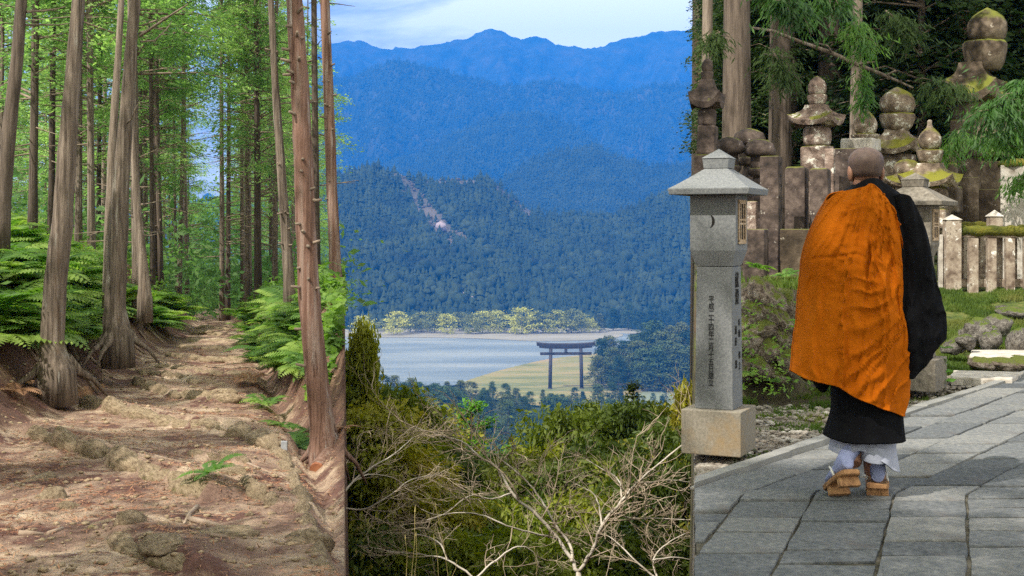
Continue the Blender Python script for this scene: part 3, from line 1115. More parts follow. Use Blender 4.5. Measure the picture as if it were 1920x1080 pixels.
# willows along the far river bank
wil_me = [np_mesh('crown', *blob_crown(60 + i, 1500, round_shape, .085, 20, .07, .1), M['willow']) for i in range(4)]
WIL = [(681, 595, 40), (722, 600, 30), (745, 588, 46), (770, 594, 40), (790, 588, 44), (815, 588, 40), (838, 592, 38), (862, 588, 36), (885, 592, 40), (905, 587, 46), (930, 586, 44), (950, 596, 32), (978, 581, 48), (1000, 586, 40), (1022, 592, 36), (1045, 586, 44), (1072, 584, 46), (1090, 592, 34), (1106, 598, 28)]
for i, (px, py, w) in enumerate(WIL):
    d = rng.uniform(1400, 1470)
    hh = ZW(py, d) - VZ
    t = valley_tree(px, py, d, None, 'willow_tree', nth(i, 19) + ' from the left of the pale yellow green trees along the far river bank', 'round trees along the far river bank', 1.0, mes=wil_me)
    t.children[0].scale = (w / F * d * 1.1, w / F * d * .9, hh * .95)
for i_, (px, py, w) in enumerate([(660, 606, 30), (700, 607, 34), (1125, 590, 44), (1150, 580, 52), (1178, 570, 50), (1200, 586, 46), (1225, 572, 56), (1250, 585, 40), (1270, 566, 60), (1295, 575, 50), (1320, 570, 60)]):
    d = rng.uniform(1440, 1490)
    t = valley_tree(px, py, d, None, 'broadleaf_tree', nth(i_, 11) + ' from the left of the dark rounded trees at the foot of the hillside', 'dark trees at the foot of the hillside', 1.0, mes=wil_me)
    hh = ZW(py, d) - VZ
    t.children[0].scale = (w / F * d * 1.1, w / F * d * .9, hh * .95)
    t.children[0].data = rng.choice(con_me)

# ================================================================== NEAR HILLSIDE OF THE MIDDLE VIEW
oliv = [np_mesh('crown', *blob_crown(80 + i, 15000, [wide_con, dome_shape, round_shape][i % 3], .045, 46, .042, .35, .5), M['olive']) for i in range(6)]
oliv_d = [np_mesh('crown', *blob_crown(90 + i, 13000, [dome_shape, round_shape][i % 2], .045, 46, .042, .35, .5), M['olive_dark']) for i in range(3)]
otr = small_trunk(.8, .022, .1, 5).mesh('trunk', True)


def near_tree(px, py, d, h, w, label, group=None, mes=oliv, name='evergreen_tree', tr=otr):
    """crown top at pixel (px, py); crown h high and w wide in metres"""
    top = ZW(py, d)
    x = XW(px, d)
    g = h_mid(x, d)
    tot = top - g
    t = empty(name, label, 'tree' if h > 1.5 else 'shrub', (x, d, g), rng.uniform(0, 6.28), group)
    c = put('crown', rng.choice(mes) if isinstance(mes, list) else mes, None, t)
    c.scale = (w, w, h)
    c.location = (0, 0, tot - h)
    b = put('trunk', tr, M['bark_dark'], t)
    k = (tot - h * .25) / .8
    b.scale = (max(1.6, k * .5), max(1.6, k * .5), k)
    return t


near_tree(683, 628, 19, 4.6, 1.25, 'tall dense evergreen at the left edge of the valley view, top above the river', mes=oliv[0])
near_tree(655, 672, 20, 4.5, 1.6, 'dark evergreen beside the tall tree at the left edge of the valley view', mes=oliv_d[0])
near_tree(738, 735, 23, 3.6, 2.6, 'bushy yellow green evergreen just right of the tall left one', mes=oliv[1])
near_tree(792, 788, 25, 3.4, 2.8, 'low rusty green evergreen left of the bright sapling', mes=oliv[2])
near_tree(700, 770, 18, 3.0, 2.4, 'rusty tipped evergreen below the tall left tree', mes=oliv[4])
near_tree(760, 815, 20, 2.8, 2.8, 'mossy green evergreen behind the left bare branches', mes=oliv[3])
near_tree(1060, 775, 27, 4.5, 2.4, 'round olive evergreen with a bare stem showing at mid slope', mes=oliv[5])
near_tree(1015, 842, 25, 3.2, 2.3, 'orange green evergreen left of the round olive one', mes=oliv[2])
near_tree(1128, 768, 29, 4.0, 2.5, 'olive evergreen right of the round one at mid slope', mes=oliv[1])
near_tree(1185, 770, 24, 3.4, 2.2, 'dark evergreen below the slender spruce', mes=oliv_d[2])
near_tree(1240, 772, 26, 4.0, 2.6, 'wide olive evergreen right of the slender spruce', mes=oliv[4])
near_tree(1292, 742, 21, 5.0, 1.7, 'tall evergreen at the right edge of the valley view', mes=oliv[0])
near_tree(1280, 810, 18, 3.2, 2.0, 'shaded evergreen low at the right edge of the valley view', mes=oliv_d[1])
near_tree(948, 884, 27, 3.0, 2.6, 'dark evergreen in the gap behind the centre bare tree', mes=oliv_d[0])
near_tree(880, 862, 28, 3.0, 2.6, 'evergreen at the foot of the bright sapling', mes=oliv[5])
near_tree(1130, 840, 22, 3.0, 2.4, 'deep green evergreen behind the right bare branches', mes=oliv_d[1])
fill = [(655, 850), (690, 905), (740, 880), (800, 870), (850, 900), (905, 880), (960, 905), (1010, 880), (1060, 900), (1110, 905), (1165, 880), (1215, 870), (1265, 900), (1300, 880), (660, 960), (720, 965), (780, 950), (840, 975), (900, 960), (965, 985), (1025, 965), (1085, 985), (1140, 960), (1200, 975), (1260, 965), (1300, 990), (690, 1030), (760, 1035), (830, 1040), (900, 1045), (980, 1050), (1050, 1045), (1120, 1050), (1190, 1040), (1250, 1050), (1295, 1060)]
for i, (px, py) in enumerate(fill):
    d = lerp_tab([(840, 24), (920, 20), (980, 18), (1060, 16)], py) + rng.uniform(-.6, .6)
    near_tree(px + rng.uniform(-12, 12), py - 30 + rng.uniform(-10, 10), d, 2.6, 2.1, nth(i if i < 14 else i - 14 if i < 26 else i - 26, 14) + ' from the left in the ' + ['upper', 'middle', 'lowest'][min(2, (i > 13) + (i > 25))] + ' row of evergreen shrubs behind the bare branches', 'shrubs behind the bare branches',
              mes=(oliv if rng.random() < .62 else oliv_d), name='evergreen_shrub')
for i, (px, py, d) in enumerate([(1180, 815, 40), (1040, 856, 42), (900, 870, 45), (830, 835, 45), (1100, 825, 48), (1260, 800, 45)]):
    near_tree(px, py, d, 5, 4.5, ['dark evergreen lower down the slope at the far right', 'dark evergreen lower down the slope, left of the centre gap', 'dark evergreen lower down the slope below the bright sapling', 'dark evergreen lower down the slope at left', 'dark evergreen lower down the slope behind the round olive one', 'dark evergreen lower down the slope near the right edge'][i], 'evergreens lower down the slope', mes=oliv_d)
# bright sapling
r_ = np.random.default_rng(9)


def sapling(px, py, d, h, w, label, mat, n=900, leaf=.12):
    x, top = XW(px, d), ZW(py, d)
    t = empty('sapling_tree', label, 'tree', (x, d, h_mid(x, d)))
    z0 = top - h_mid(x, d)
    mb = MB().tube([(0, 0, -.2), (.03, 0, z0 * .5), (0, 0, z0)], [.06, .04, .008], 6)
    C, D, N = [], [], []
    q = random.Random(3)
    for k in range(34):
        zz = z0 - h * q.random() ** .8
        ln = w * (.25 + .75 * (z0 - zz) / h) * q.uniform(.6, 1.1)
        a = q.uniform(0, 6.28)
        e = Vector((math.cos(a), math.sin(a), .35)) * ln
        mb.tube([(0, 0, zz), Vector((0, 0, zz)) + e * .5 + Vector((0, 0, .03)), Vector((0, 0, zz)) + e], [.014, .01, .004], 4)
        for i in range(n // 34):
            f = q.uniform(.25, 1.05)
            p = Vector((0, 0, zz)) + e * f
            C.append((p.x + q.gauss(0, .05), p.y + q.gauss(0, .05), p.z + q.gauss(0, .04)))
            D.append((e.x + q.gauss(0, .4 * ln), e.y + q.gauss(0, .4 * ln), .2 * ln + q.gauss(0, .4 * ln)))
            N.append((q.gauss(0, .5), q.gauss(0, .5), 1))
    put('crown', np_mesh('crown', *leaf_arrays(np.array(C), np.array(D), np.array(N), r_.uniform(.7, 1.4, len(C)) * leaf, r_.uniform(.25, .4, len(C)) * leaf), mat), None, t)
    mb.build('trunk', M['bark_dark'], t, True)


sapling(884, 748, 24, 1.6, .95, 'bright fresh green sapling rising above the olive trees left of centre', M['fresh'], 1500, .10)
sapling(1187, 722, 26, 1.6, .42, 'slender young spruce with a pointed top standing against the pale field', M['olive_dark'], 1900, .10)


# --- bare branching trees
class Branching:
    def __init__(s, seed, gx):
        s.q = random.Random(seed)
        s.th = MB()
        s.limbs = []
        s.gx = gx

    def limb(s, pts, r0, r1, depth=0):
        """smooth limb through points; side twigs grow recursively"""
        P_ = [Vector(p) for p in pts]
        fine = []
        n = len(P_)
        for i in range(n - 1):
            p0, p1, p2, p3 = P_[max(0, i - 1)], P_[i], P_[i + 1], P_[min(n - 1, i + 2)]
            for k in range(5):
                t = k / 5
                fine.append(.5 * ((2 * p1) + (p2 - p0) * t + (2 * p0 - 5 * p1 + 4 * p2 - p3) * t * t + (3 * p1 - p0 - 3 * p2 + p3) * t ** 3))
        fine.append(P_[-1])
        m = len(fine)
        r0, r1 = r0 * .36, r1 * .4
        rad = [r0 + (r1 - r0) * (i / (m - 1)) ** .8 for i in range(m)]
        fine = [p + Vector((s.q.gauss(0, 1), s.q.gauss(0, 1), s.q.gauss(0, 1))) * rad[i] * .30 * (0 < i < m - 1) for i, p in enumerate(fine)]
        s.limbs.append(MB().tube(fine, rad, 7))
        L_ = sum((fine[i + 1] - fine[i]).length for i in range(m - 1))
        for i in range(2, m):
            if s.q.random() < .40:
                s.twig(fine[i], (fine[i] - fine[i - 1]).normalized(), L_ * s.q.uniform(.16, .36) * (1 - .35 * i / m) + .1, rad[i] * .6, 0)
        s.twig(fine[-1], (fine[-1] - fine[-2]).normalized(), L_ * .2 + .15, rad[-1], 0)

    def twig(s, p, d, ln, r, k):
        if k > 2 or ln < .05:
            return
        q = s.q
        dd = (d + Vector((q.gauss(0, .65), q.gauss(0, .5), q.gauss(.04, .5)))).normalized()
        pts = [p]
        cur = dd
        n = 4 if k < 2 else 3
        for i in range(n):
            cur = (cur + Vector((q.gauss(0, .22), q.gauss(0, .2), q.gauss(.03, .2)))).normalized()
            pts.append(pts[-1] + cur * ln / n)
        rr0 = max(.0020, min(r, .0085 / (k + 1) + .001))
        s.th.tube(pts, [rr0 * (1 - .6 * i / n) for i in range(n + 1)], 4 if k < 1 else 3, cap=False)
        for i in range(1, n + 1):
            for _ in range(2 if k < 1 else 1):
                if q.random() < (.72 if k < 2 else .45):
                    s.twig(pts[i], cur, ln * q.uniform(.38, .62), rr0 * .7, k + 1)


def bare_tree(label, trunk, limbs, seed, d0):
    """pixel poly-lines with depth offsets -> world"""
    def W(p):
        return P(p[0], p[1], d0 + p[2])
    B = Branching(seed, 0)
    x, y = W(trunk[0]).x, W(trunk[0]).y
    t = empty('bare_tree', label, 'tree', (x, y, h_mid(x, y)))
    root = Vector((x, y, h_mid(x, y) - .2))
    pts = [root + Vector((0, 0, 0)), root.lerp(W(trunk[0]), .55) + Vector((.08, 0, 0))] + [W(p) for p in trunk]
    off = Vector(t.location)
    tm = MB().tube([p - off for p in pts], [.09, .055] + [.033 - .006 * i for i in range(len(trunk))], 9, bump=.15)
    for (r0, r1, line) in limbs:
        B.limb([W(p) - off for p in line], r0, r1)
    tm.build('trunk', M['pale_twig'], t, True)
    for l in B.limbs:
        l.build('limb', M['pale_twig'], t, True)
    B.th.build('twig_mass', M['fine_twig'], t)['kind'] = 'stuff'
    return t


bare_tree('leafless pale barked tree spreading over the bottom centre of the valley view', [(1085, 1120, 0), (1085, 1072, 0)], [
    (.06, .016, [(1085, 1072, 0), (1050, 1015, .1), (1005, 965, .1), (960, 925, .2), (935, 880, .3), (900, 858, .3), (870, 830, .4), (820, 815, .3), (775, 800, .5)]),
    (.05, .014, [(1072, 1052, 0), (1068, 1020, .2), (1045, 990, .3), (1020, 945, .5), (985, 900, .6), (950, 870, .8), (925, 850, .9)]),
    (.06, .018, [(1085, 1072, 0), (1115, 1025, -.1), (1128, 985, -.2), (1165, 940, -.2), (1195, 905, -.2), (1235, 870, -.4), (1285, 830, -.4)]),
    (.035, .010, [(1125, 990, -.2), (1150, 965, 0), (1185, 972, .2), (1235, 972, .4), (1290, 975, .4)]),
    (.03, .009, [(1128, 985, -.2), (1122, 945, .2), (1112, 925, .4), (1095, 915, .5), (1075, 905, .6)]),
    (.035, .010, [(1045, 1010, .1), (1000, 1000, -.2), (950, 985, -.4), (900, 965, -.4), (850, 962, -.3), (800, 975, -.5)]),
    (.03, .009, [(960, 925, .2), (920, 935, 0), (880, 930, -.2), (830, 965, -.3), (790, 955, -.4)]),
    (.03, .008, [(1165, 940, -.2), (1160, 900, .1), (1130, 880, .3), (1100, 862, .4)]),
    (.028, .008, [(1195, 905, -.2), (1215, 905, 0), (1255, 900, .2), (1300, 905, .3)]),
], 5, 13.0)
bare_tree('leafless tree whose pale branches enter from the left edge of the valley view', [(610, 1000, 0), (628, 950, 0)], [
    (.035, .009, [(628, 950, 0), (660, 905, .2), (700, 875, .3), (740, 850, .4), (775, 820, .5)]),
    (.03, .008, [(628, 950, 0), (680, 955, -.2), (730, 930, -.3), (770, 900, -.2), (820, 890, 0)]),
    (.025, .007, [(660, 905, .2), (690, 890, .5), (735, 895, .6), (765, 915, .7)]),
], 8, 12.0)
bare_tree('leafless branches lying low across the bottom left of the valley view', [(900, 1130, 0), (890, 1085, 0)], [
    (.03, .009, [(890, 1085, 0), (840, 1050, .1), (790, 1040, .2), (740, 1035, .2), (690, 1025, .3)]),
    (.03, .008, [(890, 1085, 0), (930, 1050, .2), (970, 1025, .3), (1000, 1035, .4), (1010, 1060, .4)]),
    (.025, .007, [(840, 1050, .1), (820, 1015, .3), (770, 1000, .4), (720, 1000, .5)]),
], 15, 11.5)
bare_tree('leafless branches in the bottom right corner of the valley view', [(1240, 1140, 0), (1235, 1090, 0)], [
    (.03, .009, [(1235, 1090, 0), (1225, 1050, .1), (1250, 1020, .2), (1285, 1000, .3)]),
    (.03, .008, [(1235, 1090, 0), (1190, 1050, .1), (1160, 1020, .2), (1140, 1005, .3)]),
    (.025, .007, [(1225, 1050, .1), (1265, 1045, .2), (1300, 1050, .3)]),
], 21, 11.5)
# dry grass stalks
for i, (px, y0, y1, lean) in enumerate([(772, 1075, 960, 6), (778, 1075, 1005, 2), (762, 1075, 1010, -2), (840, 1080, 955, -22), (822, 1080, 1010, -8), (1006, 1080, 1030, -4), (848, 1080, 1052, 8)]):
    d = 9.5
    g = P(px, y0, d)
    tp = P(px + lean, y1, d) - g
    o = MB().tube([(0, 0, -2.6), (0, 0, 0), tp * .5 + Vector((.01, 0, 0)), tp], [.003, .0025, .002, .002], 4).tube([tp, tp * 1.12], [.005, .001], 5).build('grass_stalk', M['dry_grass'], loc=g)
    tag(o, 'thin dry straw stalk rising at the bottom left of the valley view', 'grass stalk', 'dry stalks at the bottom of the valley view')
# ================================================================== FOREST TRAIL
def tree_crown(seed, h, z0, rad, nb, nl, leaf, mat):
    """crown of a tall plantation tree: sprays along whorled, drooping branches"""
    q = random.Random(seed)
    r = np.random.default_rng(seed)
    C, D, N = [], [], []
    mb = MB()
    for b in range(nb):
        f = q.random() ** .85
        z = z0 + (h - z0) * f
        ln = rad * (1 - f) ** .6 * q.uniform(.55, 1.1) + .25
        a = q.uniform(0, 6.283)
        up = q.uniform(.05, .45)
        e = np.array([math.cos(a), math.sin(a), 0.0])
        p0 = np.array([0, 0, z])
        p1 = p0 + e * ln * .55 + np.array([0, 0, up * ln * .55])
        p2 = p0 + e * ln + np.array([0, 0, up * ln * .55 - .10 * ln])
        mb.tube([p0, p1, p2], [.022 + .012 * ln * .3, .014, .004], 4, cap=False)
        m = int(nl * (.4 + .6 * ln / rad))
        t = r.uniform(.22, 1.08, m) ** .8
        base = np.where((t < .55)[:, None], p0 + (p1 - p0) * (t / .55)[:, None], p1 + (p2 - p1) * ((t - .55) / .45)[:, None])
        side = np.array([-e[1], e[0], 0])
        spread = ln * .20 * (1.15 - .5 * t)
        pts = base + side * (r.standard_normal(m) * spread)[:, None] + np.array([0, 0, 1.0]) * (r.standard_normal(m) * .07 * ln - .04 * ln)[:, None] + e * (r.standard_normal(m) * .06 * ln)[:, None]
        dd = e * .8 + side * r.standard_normal((m, 1)) * .9 + np.array([0, 0, -.25]) + r.standard_normal((m, 3)) * .25
        nn = np.array([0, 0, 1.0]) + r.standard_normal((m, 3)) * .55
        C.append(pts)
        D.append(dd)
        N.append(nn)
    C, D, N = map(np.concatenate, (C, D, N))
    ln = leaf * r.uniform(.55, 1.5, len(C))
    me = np_mesh('crown', *leaf_arrays(C, D, N, ln, ln * r.uniform(.28, .5, len(C))), mat)
    return me, mb.mesh('branch_wood', True)


CR = []
for i, (h, z0, rad, nb, nl) in enumerate([(15, 3.6, 2.0, 68, 200), (16, 5.0, 2.2, 60, 210), (14, 2.6, 1.8, 70, 180), (15, 7.0, 2.1, 50, 210), (13.5, 3.0, 1.7, 68, 180), (16, 4.4, 2.0, 66, 190)]):
    CR.append((h, z0) + tree_crown(100 + i, h, z0, rad, nb, nl, .125, M['leaf_forest']))


def dead_branches(q, z0, z1, n, ln, trunk_r=.1):
    out = []
    for k in range(n):
        z = q.uniform(z0, z1)
        a = q.uniform(0, 6.28)
        l = ln * q.uniform(.35, 1.1)
        e = Vector((math.cos(a), math.sin(a), q.uniform(-.25, .25)))
        p0 = Vector((0, 0, z)) + Vector((e.x, e.y, 0)) * trunk_r * .5
        mb = MB().tube([p0, p0 + e * l * .5, p0 + e * l + Vector((0, 0, q.uniform(-.12, .1))) * l], [.016, .011, .004], 4, cap=False)
        if q.random() < .6:
            b = p0 + e * l * .55
            s = Vector((-e.y, e.x, .2)) * q.choice((-1, 1))
            mb.tube([b, b + (e * .6 + s * .5) * l * .5], [.008, .003], 3, cap=False)
        out.append(mb)
    return out


# shared thin trunks for the stand
TR = []
for i in range(5):
    q = random.Random(40 + i)
    bx, by = q.uniform(-.25, .25), q.uniform(-.25, .25)
    pts = [(bx * math.sin(k / 12 * 3), by * math.sin(k / 12 * 2.4), 15.5 * k / 12) for k in range(13)]
    pts[0] = (0, 0, -.4)
    rad = [.115 * (1.18 - .9 * (k / 12)) for k in range(13)]
    rad[0] = .17
    TR.append(MB().tube(pts, rad, 9, bump=.12, seed=i).mesh('trunk', True))
DB = []
for i in range(4):
    mb = MB()
    for b in dead_branches(random.Random(70 + i), 1.6, 8, 26, 1.15):
        mb.add(b.v, b.f)
    DB.append(mb.mesh('dead_branches'))


TRM = {}


def trunk_of(i, mat):
    if (i, mat) not in TRM:
        m_ = TR[i].copy()
        m_.materials.clear()
        m_.materials.append(M[mat])
        TRM[(i, mat)] = m_
    return TRM[(i, mat)]


def stand_tree(px, d, name='forest_tree', label='', group=None, k=None, sc=1.0, thick=1.0, mat='bark', dead=True, ground=None, xy=None):
    x = XW(px, d) if xy is None else xy
    g = h_left(x, d) if ground is None else ground
    t = empty(name, label, 'tree', (x, d, g - .05), rng.uniform(0, 6.28), group)
    h, z0, cm, bm_ = CR[rng.randrange(len(CR)) if k is None else k]
    c = put('crown', cm, None, t)
    b = put('branch_wood', bm_, M['twig'], c)
    b['kind'] = 'stuff'
    tr = put('trunk', trunk_of(rng.randrange(5), mat), None, t)
    s = sc * rng.uniform(.92, 1.08)
    tr.scale = (thick, thick, s)
    thin = .62 if 270 < px < 530 and xy is None and d < 50 else 1.0
    c.scale = (thin, thin, s)
    if dead:
        e = put('dead_branch', rng.choice(DB), M['twig'], t)
        e['kind'] = 'stuff'
        e.scale = (1, 1, s)
    return t


# trees one can pick out in the stand behind, (px of the foot, depth, thickness, bark, words)
STAND = [(60, 26, .7, 'bark_dark', 'straight dark trunk just right of the leaning trunk at the left edge'),
         (95, 30, .6, 'bark_dark', 'slim dark tree left of the big brown trunk, further back'),
         (172, 27, .6, 'bark', 'slim grey tree showing between the big brown trunk and the forked looking one'),
         (183, 38, .6, 'bark_dark', 'thin dark tree close behind the slim grey one, left side'),
         (258, 24, .7, 'bark', 'grey tree just right of the thick trunk with a spreading root foot'),
         (288, 34, .65, 'bark_dark', 'thin dark tree two trunks right of the thick root footed trunk'),
         (335, 38, .6, 'bark', 'pale thin tree standing left of the end of the trail'),
         (352, 44, .6, 'bark', 'thin tree right beside the pale one, left of the trail end'),
         (417, 36.5, .6, 'bark', 'pale slim tree at the very end of the trail, on its right edge'),
         (427, 38, .6, 'bark_dark', 'darker slim tree touching the pale one at the end of the trail'),
         (455, 40, .55, 'bark', 'slender grey tree right of the trail end behind the ferns'),
         (467, 34, .65, 'bark', 'pale straight tree left of the white grey trunk on the right bank'),
         (484, 31, .65, 'bark_dark', 'leaning dark tree left of the white grey trunk on the right bank'),
         (515, 33, .55, 'bark', 'pale thin tree close left of the white grey trunk'),
         (595, 26, .6, 'bark_dark', 'thin dark tree seen between the two trunks at the right edge')]
for px, d, th, bk, lb in STAND:
    stand_tree(px, d, label=lb, thick=th, mat=bk, k=3 if 320 < px < 480 else None)
# the rest of the stand
q = random.Random(77)
pts = []
tries = 0
while len(pts) < 72 and tries < 9000:
    tries += 1
    d = 27 + 58 * q.random() ** .75
    px = q.uniform(-60, 640)
    x = XW(px, d)
    if lerp_tab(LF, d) - .6 < x < lerp_tab(RF, d) + .5:
        continue
    if 366 < px < 436 or (335 < px < 470 and 34 < d < 78 and q.random() < .75):
        continue
    if x > seam_l(d) - 1.35:
        continue
    if any((x - a) ** 2 + (d - b) ** 2 < 2.3 for a, b, _ in pts):
        continue
    pts.append((x, d, px))
cls = {}
for x, d, px in pts:
    cls.setdefault(('left' if px < 390 else 'right', 'back' if d > 55 else 'middle'), []).append((px, x, d))
for (side, far), L_ in cls.items():
    L_.sort()
    for i, (px, x, d) in enumerate(L_):
        stand_tree(px, d, label=nth(i, len(L_)) + ' from the left of the slim plantation trees %s of the trail, %s' % (side, 'far back' if far == 'back' else 'at middle distance'), group='plantation trees %s, %s' % (far, side),
                   thick=q.uniform(.32, .7), mat=q.choice(['bark', 'bark_dark', 'bark_dark']), sc=q.uniform(.85, 1.05))
# unseen trees added beyond the frame to throw shade on the trail
for x, d in [(-9.6, 5.2), (-12.0, 9.5), (-9.0, -3.5), (-12.6, 16.5), (-7.0, 1.0)]:
    stand_tree(0, d, label='unseen plantation tree added so its shade falls on the trail', group='added shade trees outside the view', xy=x, sc=1.0, k=rng.choice([0, 2, 4, 5]))


for x, d in [(-5.0, 9.2)]:  # unseen tree, added and made extra tall to shade the graves
    stand_tree(0, d, label='unseen extra tall tree added outside the view to shade the graves', xy=x, sc=1.45, k=1)


def big_tree(label, line, d, bark, r=9, crown=None, top=15.0, extra_branches=(), knots=0, lean_top=None, foot=.55, ztop_crown=None, n=16, nroots=0):
    """line: (px, py, width px) up the trunk at depth d"""
    pts = [P(px, py, d) for px, py, w in line]
    rad = [w / 2 / F * d for px, py, w in line]
    base = pts[0]
    t = empty('cedar_tree', label, 'tree', base)
    fine, fr = [], []
    m = len(pts)
    for i in range(m - 1):
        for k in range(7):
            f = k / 7
            p0, p1, p2, p3 = pts[max(0, i - 1)], pts[i], pts[i + 1], pts[min(m - 1, i + 2)]
            fine.append(.5 * ((2 * p1) + (p2 - p0) * f + (2 * p0 - 5 * p1 + 4 * p2 - p3) * f * f + (3 * p1 - p0 - 3 * p2 + p3) * f ** 3))
            fr.append(rad[i] + (rad[i + 1] - rad[i]) * f)
    fine.append(pts[-1])
    fr.append(rad[-1])
    dirv = (pts[-1] - pts[-2]).normalized()
    z = pts[-1]
    tp = z
    for k in range(1, 7):
        tp = z + Vector((dirv.x * (1 - k / 14), dirv.y, dirv.z)) * (top - (z.z - base.z)) * k / 6
        fine.append(tp)
        fr.append(rad[-1] * (1 - .13 * k))
    fine = [p - base for p in fine]
    flare = [max(0.0, .30 * math.exp(-max(0.0, p.z) / .30)) * foot for p in fine]
    fr = [a * (1 + .18 * math.exp(-max(0.0, p.z) / .25) * foot) for a, p in zip(fr, fine)]
    fine[0] = fine[0] - Vector((0, 0, .35))
    MB().tube(fine, fr, n + 12, bump=.10, seed=px_seed(line), flare=flare, furrow=.05).build('trunk', M[bark], t, True)
    for k in range(nroots):
        a = random.Random(k * 7 + int(d)).uniform(0, 6.28)
        e = Vector((math.cos(a), math.sin(a), 0))
        R0 = rad[0]
        mbr = MB().tube([e * R0 * .55 + Vector((0, 0, .16)), e * R0 * 1.3 + Vector((0, 0, .0)), e * R0 * 2.1 + Vector((0, 0, -.10)), e * R0 * 2.9 + Vector((0, 0, -.3))], [R0 * .34, R0 * .24, R0 * .14, R0 * .06], 8, bump=.2, seed=k)
        mbr.build('root', M[bark], t, True)
    if crown is not None:
        h, z0, cm, bm_ = CR[crown]
        c = put('crown', cm, None, t)
        put('branch_wood', bm_, M['twig'], c)['kind'] = 'stuff'
        zc = ztop_crown if ztop_crown else 1.0
        c.scale = (.9, .9, .55)
        c.location = (fine[-1].x, fine[-1].y, top - h * .55 + zc)
    for br in extra_branches:
        B = [P(px, py, d + dd) - base for px, py, dd in br[0]]
        MB().tube(B, [br[1] * (1 - .7 * i / (len(B) - 1)) for i in range(len(B))], 6).build('branch', M['twig'], t, True)
    q = random.Random(int(line[0][0]))
    for k in range(knots):
        i = q.randrange(8, len(fine) - 8)
        a = q.uniform(3.4, 6.0)
        e = Vector((math.cos(a), math.sin(a), q.uniform(-.1, .3)))
        MB().tube([fine[i] + e * fr[i] * .6, fine[i] + e * (fr[i] + q.uniform(.02, .10))], [.018, .012], 6).build('branch_stub', M['twig'], t, True)
    return t


def px_seed(line):
    return line[0][0] * .37


big_tree('big brown trunk at the foot of the left bank, leaning right as it rises', [(108, 700, 66), (98, 640, 44), (106, 520, 42), (118, 400, 38), (128, 250, 33), (138, 120, 28), (147, 0, 23)], 14.2, 'bark', crown=1, nroots=4, ztop_crown=2)
big_tree('thick sunlit trunk with a spreading root foot on the left bank', [(222, 640, 52), (216, 580, 40), (220, 480, 36), (227, 340, 31), (238, 200, 25), (246, 90, 22), (254, 0, 19)], 17.0, 'bark', crown=3, nroots=5, ztop_crown=2, n=18,
         extra_branches=[([(262, 68, 0), (300, 42, -.3), (330, 22, -.5), (352, 8, -.8)], .022), ([(264, 78, 0), (290, 76, .2), (312, 55, .3), (322, 40, .4)], .016), ([(232, 235, 0), (246, 224, -.2), (256, 200, -.3), (262, 190, -.3)], .016)])
big_tree('paler slim trunk pressed close behind the thick root footed one', [(203, 590, 22), (204, 480, 20), (207, 380, 18), (212, 250, 15), (222, 100, 12), (228, 0, 11)], 18.6, 'bark', crown=5, ztop_crown=2)
big_tree('grey leaning trunk just right of the thick root footed one', [(272, 562, 24), (268, 500, 19), (258, 400, 15), (252, 300, 12), (248, 250, 10), (246, 180, 8)], 19.5, 'bark', crown=None, top=6.5)
big_tree('dark trunk leaning right at the left edge of the forest view', [(2, 420, 30), (10, 330, 27), (20, 220, 25), (32, 110, 22), (40, 0, 20)], 17.5, 'bark_dark', crown=0, ztop_crown=1.5,
         extra_branches=[([(38, 48, 0), (70, 46, .2), (110, 47, .3), (128, 44, .3)], .02), ([(50, 22, 0), (85, 20, .2), (110, 16, .3), (124, 12, .3)], .02)])
big_tree('big peeling reddish trunk leaning left beside the ditch on the right', [(612, 852, 56), (603, 790, 44), (592, 690, 41), (580, 560, 40), (573, 420, 38), (568, 280, 36), (561, 140, 33), (552, 0, 30)], 11.3, 'bark_red', crown=3, nroots=4, knots=26, ztop_crown=5, top=14, n=20)
big_tree('white grey trunk rising from the ferns of the right bank', [(545, 580, 24), (540, 500, 20), (533, 400, 18), (524, 270, 16), (515, 140, 13), (508, 0, 11)], 19.5, 'bark', crown=1, ztop_crown=2, knots=10)
big_tree('reddish trunk at the right edge of the forest view, by the valley', [(630, 540, 23), (626, 440, 21), (621, 320, 20), (616, 180, 19), (609, 0, 17)], 19.0, 'bark_red', crown=3, ztop_crown=4, knots=12)

# ------------------------------------------------------------------ ferns
def fern_arrays(seed, nf, ln, npin=15):
    q = random.Random(seed)
    C, D, N, LL, WW = [], [], [], [], []
    for f in range(nf):
        a = 2 * math.pi * f / nf + q.uniform(-.3, .3)
        L_ = ln * q.uniform(.7, 1.15)
        e = Vector((math.cos(a), math.sin(a), 0))
        rise = q.uniform(.5, .95)
        s = Vector((-e.y, e.x, 0))
        for i in range(1, npin + 1):
            t = i / npin
            hor = L_ * (t * .95)
            z = L_ * (rise * t - rise * .85 * t * t) + .04
            p = e * hor + Vector((0, 0, z))
            slope = rise - 1.7 * rise * t
            fwd = (e + Vector((0, 0, slope))).normalized()
            pl = L_ * .34 * math.sin(math.pi * (.12 + .86 * t)) ** .8 * (1 - .25 * t)
            for sg in (-1, 1):
                dv = (s * sg + fwd * .45 + Vector((0, 0, -.22))).normalized()
                C.append(p + dv * pl * .5)
                D.append(dv)
                N.append(s.cross(fwd) * (1 if s.cross(fwd).z > 0 else -1) + Vector((q.gauss(0, .15), q.gauss(0, .15), 0)))
                LL.append(pl)
                WW.append(pl * .30 + .006)
        # midrib
        C.append(e * L_ * .45 + Vector((0, 0, L_ * rise * .32)))
        D.append(e + Vector((0, 0, rise * .25)))
        N.append(Vector((0, 0, 1)))
        LL.append(L_ * .9)
        WW.append(.012)
    return leaf_arrays(np.array(C), np.array(D), np.array(N), np.array(LL), np.array(WW))


